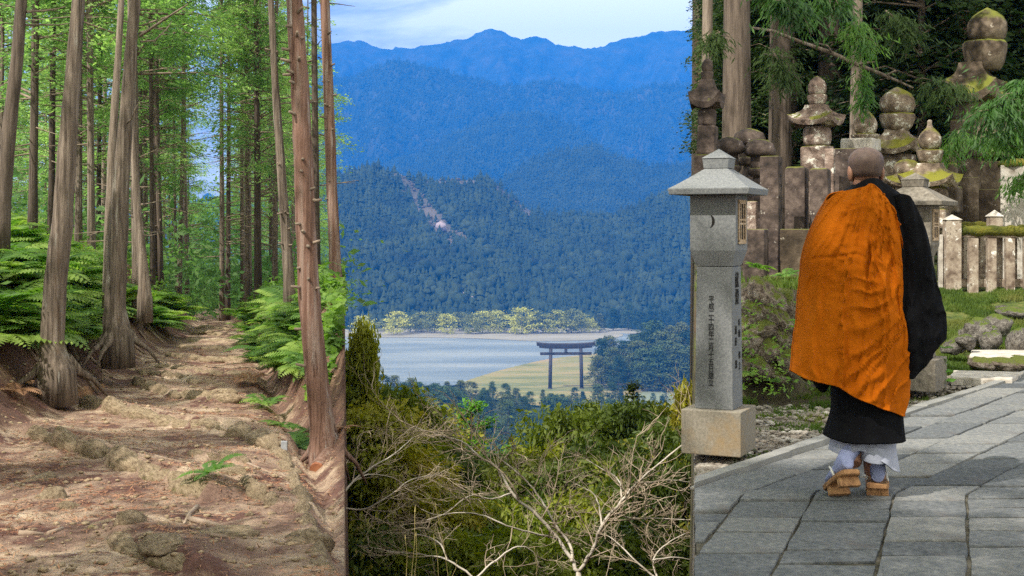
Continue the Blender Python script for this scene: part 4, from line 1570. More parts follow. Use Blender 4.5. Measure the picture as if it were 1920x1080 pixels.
FERN = [np_mesh('fern_plant', *fern_arrays(300 + i, 8 + i % 3, .62), M['fern']) for i in range(6)]
FERN_DRY = np_mesh('dry_fern', *fern_arrays(330, 6, .5), M['fern_dry'])
q = random.Random(12)


def fern(x, d, sc, label, group, me=None, dz=0.0, hf=h_left):
    o = put('fern', me or q.choice(FERN), None)
    o.location = (x, d, hf(x, d) + dz)
    o.rotation_euler = (q.uniform(-.25, .25), q.uniform(-.25, .25), q.uniform(0, 6.28))
    o.scale = (sc, sc, sc * q.uniform(.8, 1.1))
    return tag(o, label, 'fern', group)


def land(px, py, hf, d0, d1):
    """where the sight line through a photo pixel meets the ground"""
    d = d0
    while d < d1:
        if ZW(py, d) <= hf(XW(px, d), d):
            return d
        d += .12
    return None


def in_poly1(x, y, poly):
    return bool(in_poly(np.array([x]), np.array([y]), poly)[0])


LB = [(-20, 405), (60, 430), (110, 470), (180, 510), (250, 548), (350, 592), (358, 622), (325, 640), (262, 605), (196, 575), (165, 640), (122, 655), (60, 640), (-20, 660)]
RB = [(440, 592), (520, 560), (600, 560), (644, 545), (644, 730), (622, 700), (560, 700), (505, 690), (472, 645)]
nL = nR = tries = 0
while (nL < 175 or nR < 105) and tries < 30000:
    tries += 1
    left = nL < 175 and (q.random() < .6 or nR >= 105)
    if left:
        px, py = q.uniform(-20, 358), q.uniform(400, 660)
        if not in_poly1(px, py, LB):
            continue
        d = land(px, py + 6, h_left, 11, 36)
        if d is None:
            continue
        x = XW(px, d)
        if lerp_tab(LF, d) - x < .35:
            continue
        up = py < 520
        fern(x, d, q.uniform(.8, 1.5), 'bright green fern on the %s of the left bank, %s' % ('crest' if up else 'lower face', 'near the big trunks' if px < 210 else 'further up the trail'), 'ferns on the left bank, %s, %s' % ('crest' if up else 'lower', 'near' if px < 210 else 'far'))
        nL += 1
    else:
        px, py = q.uniform(440, 644), q.uniform(545, 730)
        if not in_poly1(px, py, RB):
            continue
        d = land(px, py + 6, h_left, 11, 36)
        if d is None:
            continue
        x = XW(px, d)
        sc = q.uniform(.55, 1.15)
        if x + .6 * sc > seam_l(d):
            sc = (seam_l(d) - x) / .6
            if sc < .32:
                continue
        fern(x, d, sc, 'lush fern on the right bank, %s' % ('nearest the reddish trunk' if px > 545 else 'further along the trail'), 'ferns on the right bank, %s' % ('near' if px > 545 else 'far'))
        nR += 1
fern(XW(398, 9.3), 9.3, .42, 'small fern growing from the long stone step on the trail', None, FERN[0], .03)
for px, d, sc in [(560, 12.2, .5), (528, 13.0, .55), (545, 12.6, .4), (498, 14.5, .6)]:
    fern(XW(px, d), d, sc, 'small fern on the cut earth bank by the ditch', 'small ferns by the ditch', None, .0)
for px, d, sc in [(30, 13.5, .6), (52, 14.2, .5), (140, 15, .5), (165, 15.6, .6), (625, 11.5, .5), (470, 17, .6)]:
    fern(XW(px, d), d, sc, 'withered brown fern on the bank', 'withered ferns', FERN_DRY, .02)


def scatter_leaves(name, pts, leaf, mat, up=.8, seed=1, droop=.1, ratio=.4):
    r = np.random.default_rng(seed)
    C = np.array(pts)
    n = len(C)
    D = r.standard_normal((n, 3))
    D[:, 2] = D[:, 2] * .5 - droop
    N = r.standard_normal((n, 3)) * .6
    N[:, 2] += up
    ln = leaf * r.uniform(.5, 1.5, n)
    o = put(name, np_mesh(name, *leaf_arrays(C, D, N, ln, ln * r.uniform(ratio * .7, ratio * 1.3, n)), mat))
    o['kind'] = 'stuff'
    return o


# low ground cover between the ferns, and bushes at the back of the stand
pts = []
while len(pts) < 32000:
    if q.random() < .55:
        d = q.uniform(12, 36)
        x = lerp_tab(LF, d) - q.uniform(.7, 7)
    else:
        d = q.uniform(13, 36)
        a, b = lerp_tab(RF, d) + .35, seam_l(d) - .02
        if b <= a:
            continue
        x = q.uniform(a, b)
    if fbm(x * 1.1, d * 1.1, 33) < -.12:
        continue
    pts.append((x, d, h_left(x, d) + abs(q.gauss(0, .14)) + .02))
scatter_leaves('ground_cover', pts, .13, M['leaf_under'], seed=3)
pts = []
for k in range(300):
    d = q.uniform(34, 95)
    px = q.uniform(-60, 640)
    if 365 < px < 432 and d < 60:
        continue
    x = XW(px, d)
    if x > seam_l(d) - .9:
        continue
    g = h_left(x, d)
    for _ in range(130):
        pts.append((x + q.gauss(0, .8), d + q.gauss(0, .8), g + abs(q.gauss(.5, .75))))
scatter_leaves('undergrowth', pts, .26, M['leaf_far'], seed=4, up=.5)
# the far edge of the wood: leafy masses that close the view
pts = []
while len(pts) < 24000:
    d = q.uniform(86, 112)
    px = q.uniform(-90, 640)
    x = XW(px, d)
    if x > seam_l(d) - 1.0 or (q.random() < .45 and px < 440):
        continue
    z = -5 + 10 * q.random() ** 1.5
    if fbm(x * .25, z * .25, d * .1, 3) + .12 - .05 * max(0, z - 1) < 0:
        continue
    pts.append((x, d, z))
for k in range(14000):
    d = q.uniform(80, 112)
    x = XW(q.uniform(335, 480), d)
    z = -5 + 8.5 * q.random()
    if fbm(x * .3, z * .3, d * .1, 3) > -.25:
        pts.append((x, d, z))
scatter_leaves('far_wood', pts, .34, M['leaf_far'], seed=5, up=.3)

# ------------------------------------------------------------------ stones of the trail
ROCKS = []
for i in range(8):
    bm = bmesh.new()
    bmesh.ops.create_icosphere(bm, subdivisions=3, radius=1.0)
    for v in bm.verts:
        p = v.co.copy()
        k = 1 + .30 * noise.noise(p * 1.1 + Vector((i * 7.1, 0, 0))) + .16 * noise.noise(p * 2.6 + Vector((0, i * 3.3, 0))) + .06 * noise.noise(p * 6 + Vector((0, 0, i)))
        c = noise.cell(p * .9 + Vector((i, i, i)))
        v.co = p * k * (1 + .07 * c)
    me = bpy.data.meshes.new('stone')
    bm.to_mesh(me)
    bm.free()
    me.polygons.foreach_set('use_smooth', [True] * len(me.polygons))
    ROCKS.append(me)
RMATS = {}


def rock(name, loc, size, mat, label, cat='stone', group=None, rz=None, var=None, smooth=True, tilt=.15):
    i = q.randrange(8) if var is None else var
    key = (i, mat)
    if key not in RMATS:
        me = ROCKS[i].copy()
        me.materials.append(M[mat])
        RMATS[key] = me
    o = put(name, RMATS[key])
    o.location = loc
    o.scale = size
    o.rotation_euler = (q.uniform(-tilt, tilt), q.uniform(-tilt, tilt), q.uniform(0, 6.28) if rz is None else rz)
    if label:
        tag(o, label, cat, group)
    return o


def step_row(line, w, hgt, words, n=None, prot=.5):
    """a row of edging stones laid along a pixel poly-line"""
    segs = []
    L_ = 0
    pts = []
    for (a, b) in zip(line, line[1:]):
        A = Vector((XW(a[0], trail_d(a[1])), trail_d(a[1]), 0))
        B = Vector((XW(b[0], trail_d(b[1])), trail_d(b[1]), 0))
        pts.append((A, B))
        L_ += (B - A).length
    n = n or max(2, int(L_ / w))
    made = []
    for k in range(n):
        s = (k + .5) / n * L_
        for A, B in pts:
            l = (B - A).length
            if s <= l:
                break
            s -= l
        p = A.lerp(B, min(1, s / l))
        z = h_left(p.x, p.y)
        ang = math.atan2((B - A).y, (B - A).x)
        px = 960 + F * p.x / p.y
        where = nth(k, n) + ' stone from the left in ' + words
        o = rock('step_stone', (p.x, p.y, z - hgt * .55 + q.uniform(-.02, .02)), (L_ / n * .62 * q.uniform(.85, 1.12), w * prot * q.uniform(.8, 1.2), hgt * q.uniform(.85, 1.15)), 'sandstone', where, 'stone', 'stones of ' + words, ang, tilt=.1)
        made.append(o)


for ln_, w_, h_, wd_, pr_ in STEPS:
    step_row(ln_, w_, h_, wd_, prot=pr_)
step_row([(510, 830), (540, 880), (560, 930), (585, 1000), (610, 1068)], .36, .10, 'the mossy kerb along the ditch', prot=.26)
for px, py, sx, sy, sz, lb in [(62, 900, .18, .12, .07, 'low flat mossy stone at the left of the near trail'), (100, 935, .12, .13, .11, 'pointed mossy stone at the left of the near trail'), (130, 950, .10, .08, .06, 'small stone touching the pointed mossy one'),
                               (240, 1000, .10, .10, .12, 'upright mossy stone at the bottom of the trail'), (300, 1045, .22, .12, .045, 'broad pale slab stone at the bottom of the trail'), (420, 752, .22, .13, .10, 'squared block at the right end of the third step'),
                               (490, 715, .07, .06, .05, 'small grey stone at the trail edge before the ditch'), (468, 965, .035, .03, .02, 'small round pale pebble in the tree shadow'), (130, 875, .05, .04, .03, 'small brown stone in the middle of the near trail'),
                               (172, 748, .07, .06, .05, 'small stone at the foot of the left bank'), (255, 788, .04, .035, .03, 'small pale stone on the second step'), (195, 985, .10, .08, .02, 'flat buried stone at the lower left of the trail'), (400, 1010, .26, .14, .05, 'broad pale flat stone right of the upright one'), (575, 1010, .11, .16, .09, 'big mossy stone at the end of the ditch kerb')]:
    d = trail_d(py)
    rock('trail_stone', (XW(px, d), d, h_left(XW(px, d), d) - sz * .38), (sx, sy, sz), 'sandstone', lb, 'stone')
# roots and fallen sticks
for pl, r0, lb in [([(370, 950), (355, 965), (345, 985)], .016, 'pale worn root below the small fern'), ([(355, 975), (390, 985), (430, 990)], .02, 'smooth pale root lying across the near trail'), ([(35, 1005), (60, 1004), (82, 1003)], .02, 'pale stick lying at the lower left of the trail'),
                   ([(90, 1000), (118, 992)], .014, 'short pale stick beside the other at the lower left'), ([(460, 880), (490, 890), (520, 905)], .012, 'dark twig in the tree shadow on the right of the trail'), ([(290, 880), (340, 885), (390, 880)], .009, 'thin stick behind the long mossy step'), ([(275, 685), (300, 682), (330, 690)], .03, 'root at the foot of the left bank'),
                   ([(430, 830), (480, 836), (505, 845)], .008, 'thin reddish stick on the second step'), ([(395, 1020), (425, 1018)], .012, 'reddish chip of wood on the near trail')]:
    W = []
    for px, py in pl:
        d = trail_d(py)
        x = XW(px, d)
        W.append(Vector((x, d, h_left(x, d) + r0 * .4)))
    o = MB().tube([p - W[0] for p in W], [r0, r0 * .85, r0 * .5][:len(W)], 7, bump=.25, seed=pl[0][0]).build('root' if 'root' in lb else 'stick', M['root'], None, True, loc=W[0])
    tag(o, lb, 'root' if 'root' in lb else 'stick')
# exposed roots on the left bank
for k in range(16):
    d = q.uniform(14.5, 27)
    s = q.uniform(.55, 1.1)
    x0 = lerp_tab(LF, d) - s
    W = []
    for i in range(5):
        xx, dd = x0 + i * s * .24, d - i * .12 + q.uniform(-.05, .05)
        W.append(Vector((xx, dd, h_left(xx, dd) + .01)))
    o = MB().tube([p - W[0] for p in W], [.035, .03, .026, .02, .012], 6, bump=.2, seed=k).build('bank_root', M['root'], None, True, loc=W[0])
    tag(o, 'bare root running down the earth of the left bank', 'root', 'bare roots on the left bank')
# log end and marker by the ditch
d = 10.9
t = empty('log', 'cut log with a red brown sawn end lying at the foot of the reddish trunk', 'log', P(596, 880, d))
MB().tube([(0, 0, 0), (.10, .45, .12)], [.075, .07], 14, bump=.1).build('log_wood', M['bark_red'], t, True)
MB().tube([(-.006, -.027, -.007), (0, .002, 0)], [.066, .068], 14).build('sawn_face', M['log_end'], t)
d = 11.2
o = MB().box((0, 0, 0), (.055, .03, .085)).box((0, 0, -.12), (.03, .02, .2)).build('trail_marker', M['box_plastic'], None, bevel=.004, loc=P(533, 836, d))
tag(o, 'small grey plastic block standing in the ditch', 'marker')
# needle litter
pts, dirs = [], []
nn = 30000
r2 = np.random.default_rng(8)
while len(pts) < nn:
    d = 6 + 18 * q.random() ** 1.6
    a, b = lerp_tab(LF, d) - 1.6, seam_l(d) - .02
    x = q.uniform(a, b)
    if fbm(x * .9, d * .9, 15) < -.02 + .12 * q.random() and q.random() < .85:
        continue
    pts.append((x, d, h_left(x, d) + .012))
C = np.array(pts)
D = r2.standard_normal((nn, 3)) * np.array([1, 1, .12])
N = r2.standard_normal((nn, 3)) * .3 + np.array([0, 0, 1.0])
o = put('needle_litter', np_mesh('needle_litter', *leaf_arrays(C, D, N, r2.uniform(.025, .10, nn), r2.uniform(.004, .010, nn)), M['litter']))
o['kind'] = 'stuff'

# small stones and crumbs of earth on the trail
Vs, Fs, off = [], [], 0
tvs = []
for i in range(3):
    bm = bmesh.new()
    bmesh.ops.create_icosphere(bm, subdivisions=1, radius=1)
    tvs.append((np.array([v.co[:] for v in bm.verts]) * r2.uniform(.75, 1.25, (len(bm.verts), 1)), np.array([[v.index for v in f.verts] for f in bm.faces])))
    bm.free()
for k in range(3600):
    d = 6.3 + 14 * q.random() ** 1.5
    x = q.uniform(lerp_tab(LF, d) - .8, seam_l(d) - .03)
    tv, tt = tvs[k % 3]
    s_ = .006 + .022 * q.random() ** 4
    a = q.uniform(0, 6.28)
    w = tv * np.array([s_ * 1.4, s_, s_ * .55])
    w = np.stack([w[:, 0] * math.cos(a) - w[:, 1] * math.sin(a), w[:, 0] * math.sin(a) + w[:, 1] * math.cos(a), w[:, 2]], 1) + np.array([x, d, h_left(x, d) + s_ * .2])
    Vs.append(w)
    Fs.append(tt + off)
    off += len(tv)
o = put('trail_grit', np_mesh('trail_grit', np.concatenate(Vs), np.concatenate(Fs), M['sandstone']))
o['kind'] = 'stuff'
# ================================================================== TEMPLE PATH
D0 = 6.37                       # depth at which the path bends
TA, TB = .349, .74              # sideways run per metre before and after the bend


def path_x(x0, d):
    return x0 + (TA if d < D0 else TB) * (d - D0)


def clip_seam(poly):
    out = []
    n = len(poly)
    for i in range(n):
        a, b = poly[i], poly[(i + 1) % n]
        fa, fb = a[0] - .1427 * a[1], b[0] - .1427 * b[1]
        if fa >= 0:
            out.append(a)
        if (fa >= 0) != (fb >= 0):
            t = fa / (fa - fb)
            out.append((a[0] + (b[0] - a[0]) * t, a[1] + (b[1] - a[1]) * t))
    return out


bed = MB().add([(.50, 3.4, -.014), (.952, 6.66, -.014), (.735 + TB * 8, 6.37 + 8, -.014), (14, 14.37, -.014), (14, 3.4, -.014)], [(0, 1, 2, 3, 4)])
pave = bed.build('pavement', M['joint'])
pave['kind'] = 'structure'
pq = random.Random(31)


def slab(poly, name='slab', mat='slab', z=0.0, th=.09):
    poly = clip_seam(poly)
    if len(poly) < 3:
        return
    ar = abs(sum(poly[i][0] * poly[(i + 1) % len(poly)][1] - poly[(i + 1) % len(poly)][0] * poly[i][1] for i in range(len(poly)))) / 2
    if ar < .004:
        return
    cx = sum(p[0] for p in poly) / len(poly)
    cy = sum(p[1] for p in poly) / len(poly)
    z += pq.uniform(-.009, .007)
    ti, tj = pq.uniform(-.006, .006), pq.uniform(-.006, .006)
    # slightly rough outline
    pts = []
    n = len(poly)
    for i in range(n):
        a, b = Vector(poly[i]), Vector(poly[(i + 1) % n])
        l = (b - a).length
        k = max(1, int(l / .11))
        for j in range(k):
            p = a.lerp(b, j / k)
            jj = .0055 if j else .004
            pts.append((p.x + pq.uniform(-jj, jj) - cx, p.y + pq.uniform(-jj, jj) - cy))
    m = len(pts)
    s = .986 if ar > .03 else .975
    top = [(x * s, y * s, z + ti * x + tj * y) for x, y in pts]
    mid = [(x, y, z - .007 + ti * x + tj * y) for x, y in pts]
    bot = [(x, y, z - th) for x, y in pts]
    o = MB().rings([bot, mid, top]).build(name, M[mat], pave, loc=(cx, cy, 0))
    return o


def quad(a, b, d0, d1, g, t0, t1):
    p = [(path_x(a, d0) + g, d0), (path_x(b, d0) - g, d0 + t0), (path_x(b, d1) - g, d1 + t1), (path_x(a, d1) + g, d1)]
    if d0 < D0 - .03 and d1 > D0 + .03:
        p.insert(2, (b - g, D0))
        p.append((a + g, D0))
    return p


COLS_A = [XW(p, D0) for p in (980, 1110, 1270, 1396, 1527, 1677, 1812, 1950, 2090, 2240)]
COLS_B = [XW(p, D0) for p in (1270, 1396, 1527, 1677, 1812, 1950, 2090, 2240)]
DJ = [D0 + pq.uniform(-.22, .22) for _ in range(12)]
for j in range(len(COLS_A) - 1):
    d = DJ[j] - .008
    while d > 3.7:
        l = pq.choice((.2, .28, .36, .45, .24, .5))
        e = d - l
        a, b = COLS_A[j], COLS_A[j + 1]
        g = .006
        t0, t1 = pq.uniform(-.012, .012), pq.uniform(-.012, .012)
        slab(quad(a, b, e + .009, d - .009, g, t0, t0))
        d = e
for j in range(len(COLS_B) - 1):
    d = DJ[j + 2] + .008
    a, b = COLS_B[j], COLS_B[j + 1]
    while d < 14 and path_x(a, d) < XW(1990, d):
        l = pq.choice((.28, .36, .46, .54, .3)) * (1 + .05 * (d - 6))
        e = d + l
        g = .006
        t0 = pq.uniform(-.015, .015)
        slab(quad(a, b, d + .010, e - .010, g, t0, t0))
        d = e
d = D0
a, b = XW(1234, D0), XW(1272, D0)
while d < 13.5:
    l = pq.uniform(.7, 1.1)
    slab([(path_x(a, d), d + .005), (path_x(b, d), d + .005), (path_x(b, d + l), d + l - .005), (path_x(a, d + l), d + l - .005)], 'kerb_stone', 'kerb', .022, .16)
    d += l


# ------------------------------------------------------------------ writing
def glyphs(name, text, size, mat, parent, Mx, sx=1.0, line=1.0):
    cu = bpy.data.curves.new(name, 'FONT')
    cu.body = text
    cu.size = size
    cu.align_x = 'CENTER'
    cu.space_line = line
    cu.extrude = .0015
    cu.resolution_u = 2
    tmp = bpy.data.objects.new(name, cu)
    COL.objects.link(tmp)
    dg = bpy.context.evaluated_depsgraph_get()
    me = bpy.data.meshes.new_from_object(tmp.evaluated_get(dg))
    bpy.data.objects.remove(tmp)
    me.materials.clear()
    o = put(name, me, mat, parent)
    o.matrix_local = Mx
    o.scale = (o.scale[0] * sx, o.scale[1], o.scale[2])
    o['kind'] = 'stuff'
    return o


# ------------------------------------------------------------------ stone lanterns
def lantern(label, px, py, d, rz, letters, nar=1.0, g1='granite', g2='granite_base'):
    g = P(px, py, d)
    t = empty('stone_lantern', label, 'stone lantern', g, rz)
    s = 2400 / 7.54
    k = 1 / s

    def W(p):
        return p * k
    MB().box((0, 0, W(41)), (W(128), W(128), W(82))).build('base', M[g2], t, bevel=.006)
    MB().frustum((0, 0, W(82)), W(41), (0, 0, W(346)), W(38)).build('post', M[g1], t, bevel=.005)
    b = MB()
    b.frustum((0, 0, W(347)), W(39), (0, 0, W(376)), W(49))
    b.frustum((0, 0, W(376)), W(49), (0, 0, W(478)), W(49))
    lb = b.build('light_box', M[g1], t)
    r = MB()
    e, th = W(87), W(11)
    r.frustum((0, 0, W(479)), e * .97, (0, 0, W(479) + th), e)
    rings = []
    for i in range(7):
        f = i / 6
        h = W(490) + (W(528) - W(490)) * (f ** 1.08)
        w = e + (W(25) - e) * f
        rings.append([(-w, -w, h), (w, -w, h), (w, w, h), (-w, w, h)])
    r.rings(rings)
    r.build('roof', M[g1], t, bevel=.004)
    c = MB().frustum((0, 0, W(529)), W(26), (0, 0, W(547)), W(28.5))
    c.add([(-W(30), -W(30), W(547.5)), (W(30), -W(30), W(547.5)), (W(30), W(30), W(547.5)), (-W(30), W(30), W(547.5)), (0, 0, W(566))], [(3, 2, 1, 0), (0, 1, 4), (1, 2, 4), (2, 3, 4), (3, 0, 4)])
    c.build('cap', M[g1], t)
    # lattice window on the right face, one more on the left face
    for sg in (1, -1):
        x = W(49.0) * sg
        fr = MB()
        yw, z0, z1 = W(27), W(392), W(466)
        for y in (-yw, yw):
            fr.box((x, y, (z0 + z1) / 2), (W(6), W(8), z1 - z0))
        for z in (z0, z1):
            fr.box((x, 0, z), (W(6), yw * 2 + W(8), W(8)))
        f_ = fr.build('window', M['lattice'], lb)
        MB().box((x - sg * .001, 0, (z0 + z1) / 2), (W(2), yw * 2, z1 - z0)).build('window_shade_sheet', M['opening_shade'], lb)  # dark sheet for the shade behind the lattice; the box is solid
        bars = MB()
        for y in (-yw * .35, yw * .35):
            bars.box((x + sg * W(.8), y, (z0 + z1) / 2), (W(3), W(3.4), z1 - z0))
        for z in (.45, .55):
            bars.box((x + sg * W(1.2), 0, z0 + (z1 - z0) * z), (W(3), yw * 2, W(3)))
        bars.build('lattice_bar', M['lattice'], lb)
    # flat dark crescent in place of the shaded opening on the front face
    n = 14
    vs = []
    R0 = W(12.5)
    for i in range(n + 1):
        a = -math.pi / 2 + math.pi * i / n
        vs.append((R0 * math.cos(a), R0 * math.sin(a)))
    inn = [(R0 * .52 * math.cos(a), R0 * math.sin(a)) for a in [-math.pi / 2 + math.pi * i / n for i in range(n + 1)]]
    mb = MB()
    y0 = -W(49) - .0015
    zc = W(430)
    o = 0
    V = [(x - W(8), y0, zc + z) for x, z in vs] + [(x - W(8), y0, zc + z) for x, z in inn]
    mb.add(V, [(i, i + 1, n + 1 + i + 1, n + 1 + i) for i in range(n)])
    mb.build('crescent_shade_sheet', M['opening_shade'], lb)
    t.scale = (nar, nar, 1)
    if letters:
        po = [c for c in t.children if c.name.startswith('post')][0]
        tl = math.atan(3 / 264)
        rx = Matrix.Rotation(R(90) - tl, 4, 'X')
        glyphs('carved_date', '平\n成\n二\n十\n四\n年\n二\n月\n十\n五\n日\n建\n立', W(14), M['carving'], po, Matrix.Translation((-W(6), -W(39.9), W(281))) @ rx, .9, .92)
        ry = Matrix.Rotation(R(90), 4, 'Z') @ rx
        glyphs('carved_offering', '献\n燈', W(32), M['ink'], po, Matrix.Translation((W(39.4), 0, W(309))) @ ry, .95, .98)
        glyphs('carved_name', '濱\n屋\n \n悠', W(17), M['ink'], po, Matrix.Translation((W(40.3), -W(13), W(222))) @ ry, 1, 1.25)
        glyphs('carved_name', '奉\n納\n \n修\n之', W(15), M['ink'], po, Matrix.Translation((W(40.3), W(15), W(235))) @ ry, 1, 1.35)
    return t


lantern('nearest grey granite lantern with carved letters and a crescent opening, left of the person', 1348, 845, 7.54, R(-24.5), True, .88)
lantern('smaller looking stone lantern further along the path, half hidden behind the person', 1716, 728, 10.56, R(-31), False, 1.04, 'oldgranite', 'oldgranite')


# ------------------------------------------------------------------ tombs
def curved_roof(w, h, lift, topk=.4, n=9):
    rings = []
    for i in range(8):
        f = i / 7
        hw = w / 2 * (topk + (1 - topk) * (1 - f) ** 1.7)
        z = h * (.22 + .78 * f)
        ring = []
        for s in range(4):
            for j in range(n):
                u = -1 + 2 * j / n
                x, y = [(u, -1), (1, u), (-u, 1), (-1, -u)][s]
                ring.append((x * hw, y * hw, z + lift * h * abs(u) ** 2.6 * (1 - f) ** 2))
        rings.append(ring)
    low = [(x * .93, y * .93, z - h * .2) for x, y, z in rings[0]]
    return MB().rings([low] + rings)


def jewel(w, h, spike):
    r = w / 2
    if spike:
        pr = [(.55, 0), (.86, .10), (1.0, .26), (.97, .40), (.78, .54), (.48, .66), (.28, .74), (.20, .84), (.19, .97), (.05, 1.0)]
    else:
        pr = [(.6, 0), (.9, .12), (1.0, .34), (.95, .55), (.75, .74), (.42, .88), (.22, .94), (.02, 1.0)]
    return MB().lathe([(r * a, h * b) for a, b in pr], 20, wob=.05, seed=w * 9)


def tomb(label, px, d, rz, elems, mat, base=None, name='grave_tower', group=None):
    """elems: (kind, y0, y1, width px, dx px)"""
    k = d / F
    x = XW(px, d)
    ylow = max(e[2] for e in elems)
    g0 = h_right(x, d)
    t = empty(name, label, 'grave stone', (x, d, g0), rz, group)
    for e in elems:
        kind, y0, y1, w = e[:4]
        dx = (e[4] if len(e) > 4 else 0) * k
        m = M[e[5]] if len(e) > 5 else M[mat]
        z0, z1 = ZW(y1, d) - g0, ZW(y0, d) - g0
        h, W_ = z1 - z0, w * k
        sm = kind in ('jewel', 'spike', 'sphere', 'bowl', 'drum', 'cap')
        nm = {'jewel': 'jewel', 'spike': 'jewel', 'sphere': 'water_sphere', 'bowl': 'bowl', 'drum': 'drum', 'roof': 'roof', 'cube': 'cube', 'slab': 'slab', 'cap': 'cap'}[kind]
        if kind == 'jewel':
            mb = jewel(W_, h, False)
        elif kind == 'spike':
            mb = jewel(W_, h, True)
        elif kind == 'sphere':
            mb = MB().lathe([(W_ / 2 * math.sin(math.pi * (.2 + .6 * i / 9)) ** .7, h * (1 - math.cos(math.pi * i / 9)) / 2) for i in range(10)], 22, wob=.06, seed=px)
        elif kind == 'bowl':
            mb = MB().lathe([(W_ * .34, 0), (W_ * .43, h * .25), (W_ * .49, h * .65), (W_ * .5, h * .9), (W_ * .46, h)], 20, wob=.05, seed=px)
        elif kind == 'drum':
            mb = MB().lathe([(W_ * .46, 0), (W_ * .5, h * .12), (W_ * .5, h * .85), (W_ * .45, h)], 18, wob=.07, seed=px)
        elif kind == 'cap':
            mb = MB().lathe([(W_ * .40, 0), (W_ * .5, h * .12), (W_ * .5, h * .4), (W_ * .42, h * .72), (W_ * .25, h * .93), (.01, h)], 22, wob=.05, seed=px)
        elif kind == 'roof':
            mb = curved_roof(W_ * .86, h * 1.0, .34)
        else:
            mb = MB().frustum((0, 0, 0), W_ * .40, (0, 0, h), W_ * .39)
        # wear
        q_ = random.Random(int(px * 7 + y0))
        if kind in ('cube', 'slab'):
            o = mb.build(nm, m, t, bevel=min(.03, h * .12))
        else:
            mb.v = [(x_ * (1 + .03 * noise.noise(Vector((x_ * 9, y_ * 9, z_ * 9 + px)))), y_ * (1 + .03 * noise.noise(Vector((x_ * 9 + 5, y_ * 9, z_ * 9)))), z_ + .012 * noise.noise(Vector((x_ * 7, y_ * 7 + px, z_ * 7)))) for x_, y_, z_ in mb.v]
            o = mb.build(nm, m, t, sm)
        off = Vector((dx, 0, 0))
        o.location = Matrix.Rotation(-rz, 3, 'Z') @ off + Vector((0, 0, z0))
        o.rotation_euler = (q_.uniform(-.03, .03), q_.uniform(-.03, .03), q_.uniform(-.06, .06))
    return t


RZ = R(-30)
tomb('five tiered grave tower with the widest upturned roof, left of the person', 1532, 17.0, RZ, [('jewel', 142, 179, 35), ('bowl', 178, 197, 37), ('roof', 197, 238, 100), ('sphere', 237, 275, 53), ('cube', 274, 342, 66, 2), ('slab', 341, 420, 92)], 'oldstone')
tomb('pale grave tower with flask shaped top and white slab above the shaven head', 1622, 17.6, RZ, [('spike', 192, 254, 46), ('bowl', 252, 263, 52, 0, 'oldstone_moss'), ('slab', 260, 284, 76, -8, 'palestone'), ('cube', 283, 345, 62), ('slab', 344, 420, 90)], 'oldstone_moss')
tomb('mossy grave tower with a wide round jewel, right of the flask topped one', 1682, 19.0, RZ, [('jewel', 163, 214, 66), ('bowl', 213, 244, 64), ('roof', 242, 290, 104), ('cube', 288, 350, 70), ('slab', 349, 420, 98)], 'oldstone_moss')
tomb('low mossy grave tower with a broken white roof, behind the right shoulder of the person', 1700, 16.9, R(-14), [('cap', 298, 330, 52), ('roof', 318, 352, 92), ('cube', 350, 420, 60)], 'oldstone_moss')
tomb('small grave tower with a pointed flask top and mossy roof, behind the further lantern', 1744, 16.5, RZ, [('spike', 224, 281, 44), ('bowl', 281, 308, 48), ('roof', 306, 352, 116), ('sphere', 350, 394, 66), ('slab', 393, 430, 84)], 'oldstone_moss')
tomb('small mossy stone jewel just behind the flask topped grave tower near the further lantern', 1776, 18.2, RZ, [('jewel', 276, 308, 36), ('drum', 307, 350, 40), ('slab', 349, 400, 60)], 'bigstone')
tomb('giant dark mossy grave tower rising beyond the top of the view at far right', 1832, 21.0, RZ, [('jewel', 14, 80, 74, 18), ('bowl', 78, 132, 82, 14), ('roof', 118, 196, 122, -8), ('drum', 193, 228, 66, -14), ('cube', 225, 295, 116, 6), ('sphere', 294, 368, 82, -8), ('slab', 366, 430, 150, 10)], 'bigstone')
tomb('grave tower cut by the left edge of the temple view, behind the nearest lantern', 1326, 15.0, R(-20), [('jewel', 108, 136, 22), ('bowl', 135, 152, 24), ('roof', 150, 206, 70), ('drum', 205, 236, 34), ('cube', 235, 292, 44), ('slab', 291, 420, 60)], 'darkstone')
for i, (px, d, y, w, lb) in enumerate([(1367, 15.4, 257, 58, 'left one of the two front mushroom capped stone lanterns behind the nearest lantern'), (1424, 15.2, 261, 58, 'right one of the two front mushroom capped stone lanterns, beside the tall inscribed post'), (1404, 16.6, 241, 62, 'mushroom capped stone lantern standing behind and between the other two')]):
    tomb(lb, px, d, R(-20), [('cap', y, y + 32, w), ('drum', y + 30, y + 56, w * .58), ('bowl', y + 55, y + 70, w * .8), ('drum', y + 69, y + 150, w * .42), ('slab', y + 149, y + 200, w * .9)], 'darkstone', name='mushroom_lantern')


